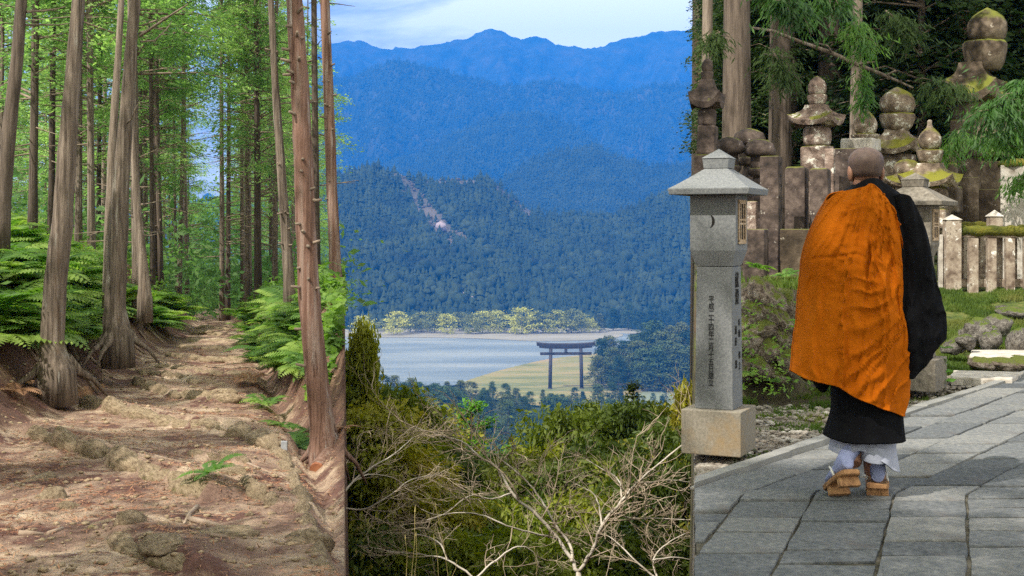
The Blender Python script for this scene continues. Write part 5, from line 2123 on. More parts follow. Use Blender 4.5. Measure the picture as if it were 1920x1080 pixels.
# ------------------------------------------------------------------ posts, blocks, stele
def stone_post(label, px, y0, y1, w, d, rz, mat, top='flat', name='stone_post', depth=None, strokes=0, cat='stone post', moss=False):
    k = d / F
    x = XW(px, d)
    g = h_right(x, d)
    z1 = ZW(y0, d) - g
    t = empty(name, label, cat, (x, d, g - .03), rz)
    W_ = w * k
    D_ = W_ if depth is None else depth
    if top == 'round':
        prof = MB()
        rings = []
        for z, s in ((0, 1), (z1 - W_ * .22, 1.0), (z1 - W_ * .08, .96), (z1, .80)):
            rings.append([(-W_ / 2 * s, -D_ / 2 * s, z), (W_ / 2 * s, -D_ / 2 * s, z), (W_ / 2 * s, D_ / 2 * s, z), (-W_ / 2 * s, D_ / 2 * s, z)])
        prof.rings(rings).build('shaft', M[mat], t, bevel=.02)
    else:
        MB().box((0, 0, z1 / 2), (W_, D_, z1)).build('shaft', M[mat], t, bevel=.012)
    if top == 'pyramid':
        c = MB()
        s = W_ * .56
        c.box((0, 0, z1 + W_ * .09), (s * 2, s * 2, W_ * .18))
        c.add([(-s, -s, z1 + W_ * .182), (s, -s, z1 + W_ * .182), (s, s, z1 + W_ * .182), (-s, s, z1 + W_ * .182), (0, 0, z1 + W_ * .46)], [(0, 1, 4), (1, 2, 4), (2, 3, 4), (3, 0, 4)])
        c.build('pyramid_cap', M['palestone'], t, bevel=.006)
    if moss:
        m = MB().lathe([(W_ * .1, -.02), (W_ * .62, -.02), (W_ * .66, .03), (W_ * .5, .07), (W_ * .2, .09), (.01, .095)], 14, wob=.25, seed=px)
        o = m.build('moss_cushion', M['moss'], t, True)
        o.location = (0, 0, z1)
        o.scale = (1, D_ / W_, 1)
    if strokes:
        q_ = random.Random(int(px))
        mb = MB()
        for i in range(strokes):
            z = z1 * (.94 - .72 * i / strokes)
            for j in range(3):
                mb.box((W_ / 2 + .002, q_.uniform(-.3, .3) * D_, z + q_.uniform(-.02, .02)), (.004, q_.uniform(.15, .5) * D_ if j != 1 else .01, .008 if j != 1 else .05))
        mb.build('carving', M['ink'], t)['kind'] = 'stuff'
    return t


stone_post('tall brown inscribed stone post behind the nearest lantern', 1446, 288, 512, 35, 13.6, R(-24), 'darkstone', strokes=8, depth=.2)
stone_post('dark round shouldered stone post right of the tall inscribed one', 1494, 308, 428, 38, 14.2, R(-24), 'darkstone', 'round')
stone_post('narrower dark round shouldered post, nearer the person', 1538, 311, 432, 34, 14.0, R(-24), 'darkstone', 'round')
stone_post('slim pale inscribed post between the round shouldered post and the dark slab', 1556, 274, 440, 17, 14.6, R(-24), 'oldstone', strokes=7)
stone_post('dark upright slab just left of the head of the person', 1592, 274, 440, 56, 14.9, R(-14), 'darkstone', depth=.18, cat='stone slab')
stone_post('low mossy stone plinth under the round shouldered posts', 1500, 424, 545, 62, 13.2, R(-20), 'bigstone', depth=.5, cat='plinth')
stone_post('second low mossy plinth, partly hidden by the orange robe', 1562, 430, 545, 58, 13.3, R(-20), 'bigstone', depth=.5, cat='plinth')
stone_post('squat dark stone block just right of the nearest lantern', 1417, 424, 520, 40, 13.0, R(-20), 'darkstone', depth=.3, cat='stone block')
stone_post('brown narrow stone behind the lattice window of the nearest lantern', 1411, 372, 520, 18, 13.8, R(-20), 'oldstone', cat='stone')
stone_post('rough dark stone slab low behind the nearest lantern', 1372, 330, 520, 34, 14.3, R(-12), 'darkstone', depth=.2, cat='stone slab')
stone_post('pale stele with a mossy top at the right edge of the temple view', 1907, 306, 420, 56, 17.2, R(-24), 'palestone', depth=.3, moss=True, name='stele', cat='stele')
for px, y0, w, d, lb in [(1800, 330, 66, 18.6, 'dark block of the big tomb wall beside the further lantern'), (1850, 352, 60, 18.9, 'second dark block of the big tomb wall'), (1860, 300, 40, 19.6, 'upright dark stone behind the pale stele')]:
    stone_post(lb, px, y0, 430, w, d, R(-20), 'bigstone', depth=.5, cat='stone block')

# ------------------------------------------------------------------ stone fence
dF = 16.0
kF = dF / F
gF = ZW(540, dF)
fx0 = XW(1785, dF)
fence = empty('stone_fence', 'low lichened stone picket fence with a mossy rail at the right', 'fence', (fx0, dF, gF), R(-4))


def fx(px):
    return (px - 1785) * kF


def fz(py):
    return (540 - py) * kF


p = MB().box((0, 0, fz(411) / 2 - .05), (28 * kF, 28 * kF, fz(411) + .1)).build('corner_post', M['fence_stone'], fence, bevel=.008)
c = MB()
s = 15.5 * kF
c.add([(-s, -s, fz(412)), (s, -s, fz(412)), (s, s, fz(412)), (-s, s, fz(412)), (0, 0, fz(402))], [(3, 2, 1, 0), (0, 1, 4), (1, 2, 4), (2, 3, 4), (3, 0, 4)])
c.build('post_cap', M['palestone'], p)
p = MB().box((fx(1870), .16, fz(406) / 2 - .05), (24 * kF, 24 * kF, fz(406) + .1)).build('middle_post', M['fence_stone'], fence, bevel=.008)
c = MB()
xx, s = fx(1870), 14 * kF
c.add([(xx - s, .16 - s, fz(405.5)), (xx + s, .16 - s, fz(405.5)), (xx + s, .16 + s, fz(405.5)), (xx - s, .16 + s, fz(405.5)), (xx, .16, fz(393))], [(3, 2, 1, 0), (0, 1, 4), (1, 2, 4), (2, 3, 4), (3, 0, 4)])
c.build('post_cap', M['palestone'], p)
MB().box(((fx(1800) + fx(2060)) / 2, .03, fz(439)), (fx(2060) - fx(1800), .13, 13 * kF)).build('top_rail', M['fence_stone'], fence, bevel=.01)
MB().box(((fx(1800) + fx(2060)) / 2, .09, fz(531)), (fx(2060) - fx(1800), .12, 16 * kF)).build('bottom_rail', M['fence_stone'], fence, bevel=.01)
rings = []
for i in range(90):
    x = fx(1800) + (fx(2060) - fx(1800)) * i / 89
    h = .055 + .05 * abs(fbm(x * 5, 3, 1))
    lo = .03 + .03 * fbm(x * 8, 7, 2)
    rings.append([(x, -.05, fz(433) - .03 - lo), (x, -.065, fz(433) + h * .5), (x, -.02, fz(433) + h), (x, .08, fz(433) + h * .9 + .01), (x, .11, fz(433))])
MB().rings(rings).build('moss_cushion', M['moss'], fence, True)
for px, w in [(1822, 17), (1855.5, 16), (1889, 16), (1923, 17), (1957, 16), (1990, 16), (2024, 16)]:
    MB().box((fx(px), -.03, fz(447) / 2 - .04), (w * kF, .10, fz(447) + .08)).build('picket', M['fence_stone'], fence, bevel=.006)
for px, w in [(1807, 8), (1838, 8), (1872, 9), (1905, 9), (1940, 9), (1973, 9), (2007, 9)]:
    MB().box((fx(px), .14, fz(445) / 2), (w * kF, .07, fz(445))).build('picket', M['fence_stone'], fence, bevel=.006)
MB().box((fx(1766), .05, fz(440) / 2), (7 * kF, .08, fz(440))).build('picket', M['palestone'], fence, bevel=.006)
rf = empty('mossy_rail', 'moss covered stone rail of another fence behind the picket fence', 'stone rail', (XW(1850, 17.3), 17.3, h_right(XW(1850, 17.3), 17.3)))
zr = ZW(424, 17.3) - rf.location.z
MB().box((.3, 0, zr / 2), (1.9, .16, zr)).build('stone_rail', M['fence_stone'], rf, bevel=.02)
rings = []
for i in range(60):
    x = -.65 + 1.9 * i / 59
    h = .05 + .04 * abs(fbm(x * 5, 9, 1))
    rings.append([(x, -.09, zr - .05), (x, -.09, zr + h * .6), (x, 0, zr + h), (x, .09, zr)])
MB().rings(rings).build('moss_cushion', M['moss'], rf, True)

# ------------------------------------------------------------------ rocks
WALLR = [(1432, 566, 30, 40, 'tallest pale crag on top of the boulder wall'), (1410, 590, 24, 26, 'pale boulder left of the tallest crag'), (1395, 612, 18, 26, 'boulder hard against the nearest lantern, upper'), (1450, 600, 22, 30, 'boulder below the right of the tallest crag'), (1428, 625, 26, 24, 'rounded boulder in the middle of the boulder wall'),
         (1470, 585, 16, 40, 'narrow standing rock at the right end of the boulder wall'), (1403, 650, 22, 26, 'mossy boulder low beside the nearest lantern'), (1440, 660, 24, 24, 'boulder low in the middle of the boulder wall'), (1466, 640, 20, 30, 'boulder half hidden by the orange robe'), (1420, 690, 22, 20, 'dark boulder at the bottom of the boulder wall'),
         (1395, 690, 18, 24, 'lowest boulder beside the nearest lantern'), (1455, 695, 22, 18, 'low boulder near the hem of the orange robe'), (1480, 680, 18, 26, 'boulder just behind the hem of the orange robe'), (1382, 655, 16, 26, 'boulder behind the post of the nearest lantern'), (1500, 640, 20, 34, 'boulder of the wall hidden behind the robe'), (1520, 680, 22, 26, 'another boulder of the wall hidden behind the robe')]
for i, (px, py, w, h, lb) in enumerate(WALLR):
    d = 10.1 + .55 * (700 - py) / 150 + .05 * (i % 3)
    k = d / F
    rock('boulder', P(px, py, d), (w * k * 1.25, .24, h * k * 1.15), 'rock', lb, 'boulder', None, q.uniform(-.4, .4), i % 8, tilt=.25)
for px, py, w, h, d, lb in [(1835, 622, 34, 26, 13.2, 'grey rock in the middle of the lawn on the right'), (1790, 648, 26, 16, 12.7, 'low pale rock beside the further lantern'), (1812, 640, 22, 15, 12.6, 'low rock touching the pale one on the lawn'), (1868, 610, 30, 22, 13.8, 'brown grey rock behind the middle rock on the lawn'), (1908, 640, 24, 30, 12.9, 'mossy rock at the right edge of the lawn'),
                            (1900, 590, 34, 14, 14.6, 'long low rock high on the lawn'), (1856, 640, 20, 22, 13.0, 'rock low in front of the middle rock on the lawn'), (1880, 578, 14, 9, 14.9, 'small rock at the top of the lawn')]:
    k = d / F
    rock('garden_rock', P(px, py, d), (w * k, w * k * .8, h * k), 'rock_grey', lb, 'rock', None, None, tilt=.2)


def flat_stone(label, pts, th, mat, name='stone_slab'):
    W = [P(px, py, (CAMZ - z) * F / (py - HY)) for px, py, z in pts]
    c = sum(W, Vector()) / len(W)
    n = len(W)
    rr_ = []
    for i in range(n):
        for j in range(5):
            p_ = W[i].lerp(W[(i + 1) % n], j / 5)
            rr_.append(p_ - c + Vector((pq.uniform(-.012, .012), pq.uniform(-.012, .012), 0)))
    o = MB().rings([[p_ - Vector((0, 0, th)) for p_ in rr_], [p_ - Vector((0, 0, .012)) for p_ in rr_], [p_ * .985 for p_ in rr_]]).build(name, M[mat], None, loc=c)
    return tag(o, label, 'stone slab')


flat_stone('long flat stone slab crossing a hollow at the foot of the lawn', [(1818, 668, .10), (1990, 668, .10), (1990, 655, .10), (1822, 656, .10)], .09, 'palestone')
flat_stone('flat stone beside the kerb behind the further lantern', [(1782, 707, .03), (1895, 711, .03), (1918, 697, .03), (1785, 694, .03)], .07, 'palestone')
# dark earth lip below the slab
for px, py, w in [(1840, 682, 26), (1880, 684, 30), (1920, 683, 28)]:
    d = 12.1
    rock('garden_rock', P(px, py, d), (w * d / F, .2, .07), 'rock', 'dark rock under the %s of the long flat slab' % ('left end' if px == 1840 else 'middle' if px == 1880 else 'right part'), 'rock')

# ------------------------------------------------------------------ gravel, weeds, grass
r3 = np.random.default_rng(22)
PB = []
for i in range(3):
    bm = bmesh.new()
    bmesh.ops.create_icosphere(bm, subdivisions=1, radius=1)
    PB.append((np.array([v.co[:] for v in bm.verts]) * r3.uniform(.8, 1.2, (len(bm.verts), 1)), np.array([[v.index for v in f.verts] for f in bm.faces])))
    bm.free()
Vs, Fs, off = [], [], 0
n_ = 0
while n_ < 6500:
    d = 6.7 + 5.2 * q.random()
    x = q.uniform(.1427 * d + .02, path_x(XW(1234, D0), d) - .03)
    px = 960 + F * x / d
    if fbm(x * 1.4, d * 1.4, 44) < -.05 and q.random() < .75:
        continue
    if d > 9.9 and px < 1560:
        continue
    tv, tt = PB[n_ % 3]
    s = .008 + .02 * q.random() ** 3
    a = q.uniform(0, 6.28)
    c_, s_ = math.cos(a), math.sin(a)
    w = tv * np.array([s * 1.3, s, s * .6])
    w = np.stack([w[:, 0] * c_ - w[:, 1] * s_, w[:, 0] * s_ + w[:, 1] * c_, w[:, 2]], 1) + np.array([x, d, h_right(x, d) + s * .3])
    Vs.append(w)
    Fs.append(tt + off)
    off += len(tv)
    n_ += 1
o = put('gravel', np_mesh('gravel', np.concatenate(Vs), np.concatenate(Fs), M['pebble']))
o['kind'] = 'stuff'
for px, py, w, lb in [(1437, 850, 11, 'angular tan stone lying by the kerb near the nearest lantern'), (1413, 846, 9, 'pale flat stone at the foot of the nearest lantern'), (1370, 860, 6, 'small tan stone in the gravel before the nearest lantern')]:
    d = (CAMZ + .04) * F / (py - HY)
    k = d / F
    rock('loose_stone', P(px, py, d), (w * k, w * k * .7, w * k * .55), 'rock_grey', lb, 'stone')


def blades(name, region, n, ln, mat, seed):
    r = np.random.default_rng(seed)
    C, D, N = [], [], []
    qq = random.Random(seed)
    while len(C) < n:
        p_ = region(qq)
        if p_ is None:
            continue
        x, d, z = p_
        l = ln * qq.uniform(.5, 1.4)
        dv = Vector((qq.gauss(0, .35), qq.gauss(0, .35), 1))
        C.append((x, d, z + l * .4))
        D.append(dv[:])
        N.append((qq.gauss(0, 1), qq.gauss(0, 1), .2))
    L_ = r.uniform(.6, 1.3, n) * ln
    o = put(name, np_mesh(name, *leaf_arrays(np.array(C), np.array(D), np.array(N), L_, L_ * .13 + .004), mat))
    o['kind'] = 'stuff'
    return o


def lawn_reg(qq):
    d = qq.uniform(11.8, 16)
    px = qq.uniform(1730, 1960)
    x = XW(px, d)
    if fbm(x * 1.6, d * 1.6, 50) < -.12:
        return None
    return (x, d, h_right(x, d) - .02)


def weed_reg(qq):
    d = qq.uniform(6.9, 10.6)
    x = qq.uniform(.1427 * d + .02, path_x(XW(1234, D0), d) - .05)
    if fbm(x * 1.3, d * 1.3, 60) < .12:
        return None
    return (x, d, h_right(x, d) - .02)


def terr_reg(qq):
    d = qq.uniform(9.7, 14.5)
    px = qq.uniform(1306, 1620)
    x = XW(px, d)
    if fbm(x * 1.6, d * 1.6, 70) < .05:
        return None
    return (x, d, h_right(x, d) - .02)


blades('lawn_grass', lawn_reg, 26000, .07, M['grass'], 1)
blades('path_weeds', weed_reg, 5000, .05, M['grass'], 2)
blades('terrace_grass', terr_reg, 7000, .10, M['grass'], 3)
pts = []
while len(pts) < 420:
    px, py = q.uniform(1380, 1530), q.uniform(560, 745)
    if fbm(px * .025, py * .025, 5) < .02 - .25 * (py > 690):
        continue
    d = 10.0 + .55 * (700 - py) / 150 - .22
    p_ = P(px, py, d + q.uniform(-.12, .1))
    pts.append(p_[:])
scatter_leaves('wall_plants', pts, .04, M['leaf_under'], seed=13)
for px, py, d, s in [(1398, 640, 9.8, .2), (1402, 705, 9.8, .2), (1452, 718, 9.8, .16), (1440, 545, 10.9, .18), (1420, 505, 12.6, .35), (1475, 520, 12.2, .3), (1770, 655, 12.1, .2)]:
    o = fern(XW(px, d), d, s, 'small fern growing on or above the boulder wall', 'small ferns of the boulder wall', None, 0, hf=lambda x, y, z=P(px, py, d).z: z)
# broad leafed weed beside the further lantern
t = empty('broadleaf_weed', 'small broad leafed weed beside the base of the further lantern', 'weed', (XW(1766, 10.6), 10.6, .02))
C = np.array([(0, 0, .18), (.05, 0, .12), (-.05, -.03, .08), (.06, -.05, .05), (.02, -.04, .22)])
put('leaf', np_mesh('leaf', *leaf_arrays(C, np.array([(1, 0, .2), (1, -.5, 0), (-1, 0, .1), (1, .3, .1), (-.6, -.6, .2)], float), np.array([(0, -.4, 1.0)] * 5), np.full(5, .11), np.full(5, .07)), M['fresh']), None, t)

# ------------------------------------------------------------------ trees behind the graves
TC = []
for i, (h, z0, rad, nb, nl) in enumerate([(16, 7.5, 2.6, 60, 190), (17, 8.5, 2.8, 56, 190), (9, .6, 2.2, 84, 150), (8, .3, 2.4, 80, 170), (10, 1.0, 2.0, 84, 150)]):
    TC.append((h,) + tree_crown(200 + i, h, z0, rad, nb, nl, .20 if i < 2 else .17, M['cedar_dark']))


def temple_tree(px, w, d, label, bark='bark_dark', crown=0, lean=0.0, h=15.0):
    k = d / F
    x = XW(px, d)
    g = h_right(x, d)
    t = empty('cedar_tree', label, 'tree', (x, d, g - .1))
    r0 = w * k / 2
    pts = [(lean * z, 0, z) for z in [h * i / 14 for i in range(15)]]
    rad = [r0 * (1.02 - .055 * i) for i in range(15)]
    rad[0] = r0 * 1.35
    MB().tube(pts, rad, 16, bump=.09, seed=px * .1).build('trunk', M[bark], t, True)
    if crown is not None:
        hh, cm, bm_ = TC[crown]
        c = put('crown', cm, None, t)
        put('branch_wood', bm_, M['twig'], c)['kind'] = 'stuff'
        c.location = (lean * (h - hh), 0, h - hh + .5)
        c.rotation_euler = (0, 0, q.uniform(0, 6.28))
    return t


for px, w, d, lb, bk, cr, ln in [(1381, 60, 19.0, 'massive grey brown cedar trunk above the mushroom capped lanterns', 'bark_dark', 0, .0), (1322, 24, 22.0, 'brown trunk at the left edge of the temple view', 'bark', None, .01), (1462, 46, 23.5, 'dark trunk left of the widest roofed grave tower', 'bark_dark', 1, 0),
                                 (1556, 52, 24.5, 'dark wide trunk behind the widest roofed grave tower', 'bark_dark', 1, 0), (1600, 24, 20.5, 'slim grey trunk rising beside the flask topped grave tower', 'bark', None, .015), (1682, 36, 28, 'dark trunk deep in the wood above the round jewelled grave tower', 'bark_dark', 0, 0),
                                 (1738, 26, 30, 'thin dark trunk deep in the wood left of the giant grave tower', 'bark_dark', None, 0), (1806, 30, 23.5, 'reddish trunk touching the left side of the giant grave tower', 'bark_red', None, -.008), (1768, 20, 33, 'thin trunk far behind the giant grave tower', 'bark_dark', None, 0), (1888, 34, 27, 'dark trunk right of the giant grave tower', 'bark_dark', 1, 0),
                                 (1925, 40, 24, 'dark trunk at the right edge of the temple view', 'bark_dark', 0, 0), (1424, 12, 31, 'thin bent trunk on the lit slope behind the massive grey trunk', 'bark', None, .02), (1640, 20, 36, 'thin trunk far back above the flask topped grave tower', 'bark_dark', None, 0), (1510, 18, 34, 'thin trunk far back between the two dark trunks', 'bark_dark', None, 0)]:
    temple_tree(px, w, d, lb, bk, cr, ln)
# young cedars that fill the slope behind
TR_D = []
for m_ in TR:
    m_ = m_.copy()
    m_.materials.clear()
    m_.materials.append(M['bark_dark'])
    TR_D.append(m_)
k_ = 0
for i in range(76):
    d = q.uniform(23, 40)
    px = q.uniform(1312, 1990)
    if 1395 < px < 1450 and q.random() < .8:
        continue
    if d < 27 and px < 1345:
        px += 40
    x = XW(px, d)
    hh, cm, bm_ = TC[2 + i % 3]
    t = empty('young_cedar', 'dark young cedar on the wooded slope behind the graves, %s' % ('left part' if px < 1520 else 'middle part' if px < 1740 else 'right part'), 'tree', (x, d, h_right(x, d) - .1), q.uniform(0, 6.28), 'young cedars behind the graves, %s' % ('left' if px < 1520 else 'middle' if px < 1740 else 'right'))
    c = put('crown', cm, None, t)
    put('branch_wood', bm_, M['twig'], c)['kind'] = 'stuff'
    s_ = q.uniform(.7, 1.1)
    if x - 2.5 * s_ < .1425 * d:
        s_ *= .55
        if x - 1.9 * s_ < .1425 * d:
            c.location.x, s_ = 0, .5
            t.location.x = .1425 * d + 1.0
    c.scale = (s_, s_, s_)
    tr = put('trunk', TR_D[i % 5], None, t)
    tr.scale = (.8, .8, .55 * s_)
YC = {}
for o in COL.objects:
    if o.name.startswith('young_cedar'):
        YC.setdefault(o['group'], []).append(o)
for g_, L_ in YC.items():
    L_.sort(key=lambda o: o.location.x / o.location.y)
    for i, o in enumerate(L_):
        o['label'] = nth(i, len(L_)) + ' from the left of the dark young cedars behind the graves, ' + g_.split(', ')[1] + ' part'
# slope litter plants
pts = []
while len(pts) < 9000:
    d = q.uniform(18.5, 40)
    px = q.uniform(1306, 1990)
    x = XW(px, d)
    if fbm(x * .5, d * .5, 90) < 0 or (1395 < px < 1450 and q.random() < .8):
        continue
    pts.append((x, d, h_right(x, d) + abs(q.gauss(0, .25))))
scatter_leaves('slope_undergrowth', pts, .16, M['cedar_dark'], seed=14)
# broken branch
o = empty('broken_branch', 'long tan broken branch slanting across the dark wood', 'branch', P(1450, 58, 18.0))
b0 = P(1450, 58, 18.0)
MB().tube([P(px, py, 18.0 + e) - b0 for px, py, e in [(1410, 52, .3), (1450, 58, 0), (1500, 78, 0), (1560, 100, -.1), (1610, 122, -.2), (1660, 142, -.3), (1712, 165, -.3)]], [.018, .022, .026, .030, .028, .024, .012], 8, bump=.15).build('branch_wood', M['bark'], o, True)
for pl, r0 in [([(1610, 122, -.2), (1622, 118, -.3), (1640, 116, -.4)], .02), ([(1560, 100, -.1), (1552, 86, -.2), (1530, 80, -.2)], .016), ([(1660, 142, -.3), (1680, 132, -.4)], .015)]:
    MB().tube([P(px, py, 18.0 + e) - b0 for px, py, e in pl], [r0, r0 * .8, r0 * .5][:len(pl)], 6).build('side_twig', M['bark'], o, True)


# hanging cedar boughs
def bough(label, a, b, d, n, spread, leaf, mat='cedar_spray', seed=1):
    A, B = P(a[0], a[1], d), P(b[0], b[1], d)
    t = empty('cedar_bough', label, 'bough', A)
    v = B - A
    q_ = random.Random(seed)
    mb = MB().tube([Vector((0, 0, 0)), v * .5 + Vector((0, 0, .04)), v], [.018, .012, .005], 5)
    C, D, N = [], [], []
    for k in range(n):
        f = q_.uniform(.05, 1.1)
        base = v * f
        sd = Vector((q_.gauss(0, spread), q_.gauss(0, spread), q_.gauss(-.5 * spread, .6 * spread)))
        if k % 9 == 0:
            mb.tube([base, base + sd * .6, base + sd + Vector((0, 0, -.06))], [.006, .005, .002], 3, cap=False)
        for j in range(9):
            g = j / 8
            p_ = base + sd * (.3 + .8 * g) + Vector((q_.gauss(0, .025), q_.gauss(0, .025), -.10 * g * g + q_.gauss(0, .02)))
            C.append(p_[:])
            dv = sd.normalized() * .7 + Vector((q_.gauss(0, .4), q_.gauss(0, .4), -.8))
            D.append(dv[:])
            N.append((q_.gauss(0, .6), -.6 + q_.gauss(0, .5), .6))
    m = len(C)
    rr_ = np.random.default_rng(seed)
    ln = leaf * rr_.uniform(.6, 1.5, m)
    put('foliage', np_mesh('foliage', *leaf_arrays(np.array(C), np.array(D), np.array(N), ln, ln * .2), M[mat]), None, t)
    mb.build('branch_wood', M['twig'], t, True)['kind'] = 'stuff'
    return t


bough('bright cedar bough hanging at the right edge in front of the giant grave tower', (1945, 150), (1850, 215), 15.5, 260, .22, .10, seed=1)
bough('second bright bough below it at the right edge of the temple view', (1950, 215), (1880, 262), 15.8, 150, .16, .10, seed=2)
bough('bough hanging left of the bright one over the giant grave tower', (1910, 245), (1838, 258), 16.5, 90, .13, .09, seed=3)
bough('pale green bough hanging at the top of the view right of the massive grey trunk', (1445, -20), (1500, 22), 16.0, 150, .16, .10, seed=4)
bough('bough drooping over the top of the view, middle of the wood', (1540, -25), (1580, 12), 16.5, 110, .17, .10, seed=5)
bough('green bough beside the slim grey trunk', (1598, 40), (1622, 85), 17.0, 90, .15, .10, seed=6)
bough('bough hanging under the tan broken branch', (1612, 130), (1618, 195), 17.2, 60, .10, .09, seed=7)
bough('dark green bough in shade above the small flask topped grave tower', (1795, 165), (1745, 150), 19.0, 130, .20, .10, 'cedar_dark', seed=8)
bough('bough hanging between the massive grey trunk and the widest roofed tower', (1448, 95), (1475, 150), 18.5, 110, .18, .10, 'cedar_dark', seed=9)
bough('green bough low behind the small flask topped grave tower', (1800, 245), (1778, 285), 17.4, 70, .12, .09, seed=10)
bough('small bough at the right edge above the stele', (1945, 318), (1905, 345), 16.2, 60, .12, .09, seed=11)
bough('bough at the left edge of the temple view above the cut grave tower', (1350, 60), (1322, 85), 17.5, 70, .13, .09, 'cedar_dark', seed=12)
bough('olive bough high in the middle of the dark wood', (1660, 20), (1700, 60), 19.5, 120, .22, .10, 'cedar_dark', seed=13)
# unseen trees added around the viewpoint to dapple the path with shade
for x, d in [(-3.2, -4.6), (-1.2, -2.6), (1.2, -5.0), (-2.2, -1.2), (-.6, -1.4), (.4, -3.0), (-1.3, -.1), (1.4, -2.4), (-5.6, 3.0), (-4.6, -1.0), (-2.4, -.6)]:
    t = stand_tree(0, d, label='unseen tree added outside the view to dapple the paving with shade', group='added shade trees near the path, outside the view', xy=x, k=rng.choice([0, 5]), ground=-1.2, sc=1.0)
# ================================================================== PERSON
dM = 6.33
kM = dM / F
mk = empty('person', 'shaven headed person in an orange wrap over a black robe walking away on wooden clogs', 'person', (XW(1625, dM), dM, 0.0))


def mx(px):
    return (px - 1625) * kM


def mz(py):
    return (930 - py) * kM


def poly_at(pl, u):
    """point on a pixel poly-line, smooth, u in 0..1 by length"""
    n = len(pl)
    L_ = [0.0]
    for a, b in zip(pl, pl[1:]):
        L_.append(L_[-1] + math.hypot(b[0] - a[0], b[1] - a[1]))
    s = u * L_[-1]
    for i in range(n - 1):
        if s <= L_[i + 1] or i == n - 2:
            t = (s - L_[i]) / max(1e-9, L_[i + 1] - L_[i])
            p0, p1, p2, p3 = pl[max(0, i - 1)], pl[i], pl[i + 1], pl[min(n - 1, i + 2)]
            return tuple(.5 * ((2 * p1[c]) + (p2[c] - p0[c]) * t + (2 * p0[c] - 5 * p1[c] + 4 * p2[c] - p3[c]) * t * t + (3 * p1[c] - p0[c] - 3 * p2[c] + p3[c]) * t ** 3) for c in (0, 1))


def drape(top, bottom, left, right, depth, nu, nv, fold, cy=0.0, edge=.8, front_drop=0.0):
    """closed garment: back side from four outline curves, front side mirrored; fold(u, v, back) shifts the cloth"""
    V, Fq = [], []
    tu = [poly_at(top, (1 - math.cos(math.pi * i / nu)) / 2) for i in range(nu + 1)]
    bu = [poly_at(bottom, (1 - math.cos(math.pi * i / nu)) / 2) for i in range(nu + 1)]
    lv = [poly_at(left, j / nv) for j in range(nv + 1)]
    rv = [poly_at(right, j / nv) for j in range(nv + 1)]
    N2 = 2 * nu
    for j in range(nv + 1):
        v = j / nv
        for i in range(N2):
            back = i <= nu
            k = i if back else N2 - i
            u = (1 - math.cos(math.pi * k / nu)) / 2
            c = []
            for a in (0, 1):
                s = (1 - v) * tu[k][a] + v * bu[k][a] + (1 - u) * lv[j][a] + u * rv[j][a]
                s -= (1 - u) * (1 - v) * tu[0][a] + u * (1 - v) * tu[nu][a] + (1 - u) * v * bu[0][a] + u * v * bu[nu][a]
                c.append(s)
            dd = depth(v) * max(0.0, math.sin(math.pi * k / nu)) ** edge
            dx, dy = fold(u, v, back)
            V.append((mx(c[0]) + dx, cy + (-dd - dy if back else dd), mz(c[1])))
    for j in range(nv):
        for i in range(N2):
            a, b = j * N2 + i, j * N2 + (i + 1) % N2
            Fq.append((a, a + N2, b + N2, b))
    return V, Fq


def garment(name, mat, *a, thick=.006, **k):
    V, Fq = drape(*a, **k)
    me = np_mesh(name, V, Fq, M[mat], True)
    o = put(name, me, None, mk)
    s = o.modifiers.new('cloth', 'SOLIDIFY')
    s.thickness = thick
    s.offset = -1
    return o


def rid(x):
    return 1 - abs(x) * 2


def pleat(t, sharp=3.0):
    t = t - math.floor(t)
    return (1 - abs(2 * t - 1)) ** sharp


def fold_kesa(u, v, back):
    # folds fan out from the left shoulder; shorter ones are pulled in from under the right arm
    px = (1548 - 62 * v) + (136 + 72 * v) * u
    t0 = 360 + max(0.0, u - .5) * 240
    py = t0 + (697 + 82 * u - t0) * v
    N_ = lambda a, b, c: noise.noise(Vector((a, b, c)))
    wob = .05 * N_(px * .013, py * .009, 2.0) + .02 * N_(px * .04, py * .03, 6.0)

    def ridges(ox, oy, fr, sh, seed, spread):
        ang = math.atan2(px - ox, py - oy) + wob
        r = math.hypot(px - ox, py - oy) / 300
        n = N_(ang * fr, r * spread, seed)
        return max(0.0, 1 - abs(n) * 2.1) ** sh, r
    a, ra = ridges(1598, 300, 13.0, 3.2, 1.3, .55)
    a2, _ = ridges(1610, 250, 26.0, 3.0, 5.3, 1.1)
    b, rb = ridges(1790, 470, 11.0, 3.4, 8.8, 1.2)
    c, rc = ridges(1700, 250, 15.0, 3.2, 12.1, 1.0)
    kb = sstep(.30, .55, v) * sstep(.20, .55, u)
    kc = sstep(.05, .18, v) * (1 - sstep(.5, .7, v)) * sstep(.35, .6, u)
    ka = 1 - .55 * kb
    f = noise.fractal(Vector((px * .045, py * .05, 2.2)), 1, 2, 4)
    e = math.sin(math.pi * min(1, max(0, u))) ** .35
    seam = (math.exp(-((u - .43 - .04 * v) / .012) ** 2) * sstep(.08, .2, v) + .6 * math.exp(-((v - .37 + .04 * u) / .008) ** 2) * (u < .43)) * .010
    dy = e * (.044 * a * ka * min(1, ra + .15) + .014 * a2 * ka + .026 * b * kb + .020 * c * kc + .006 * f + .018 * N_(u * 2.6, v * 1.2, 30.0)) - seam - .02
    dx = .012 * N_(u * 3, v * 5, 4.0) * (.3 + v) + .004 * f * v
    return dx, dy


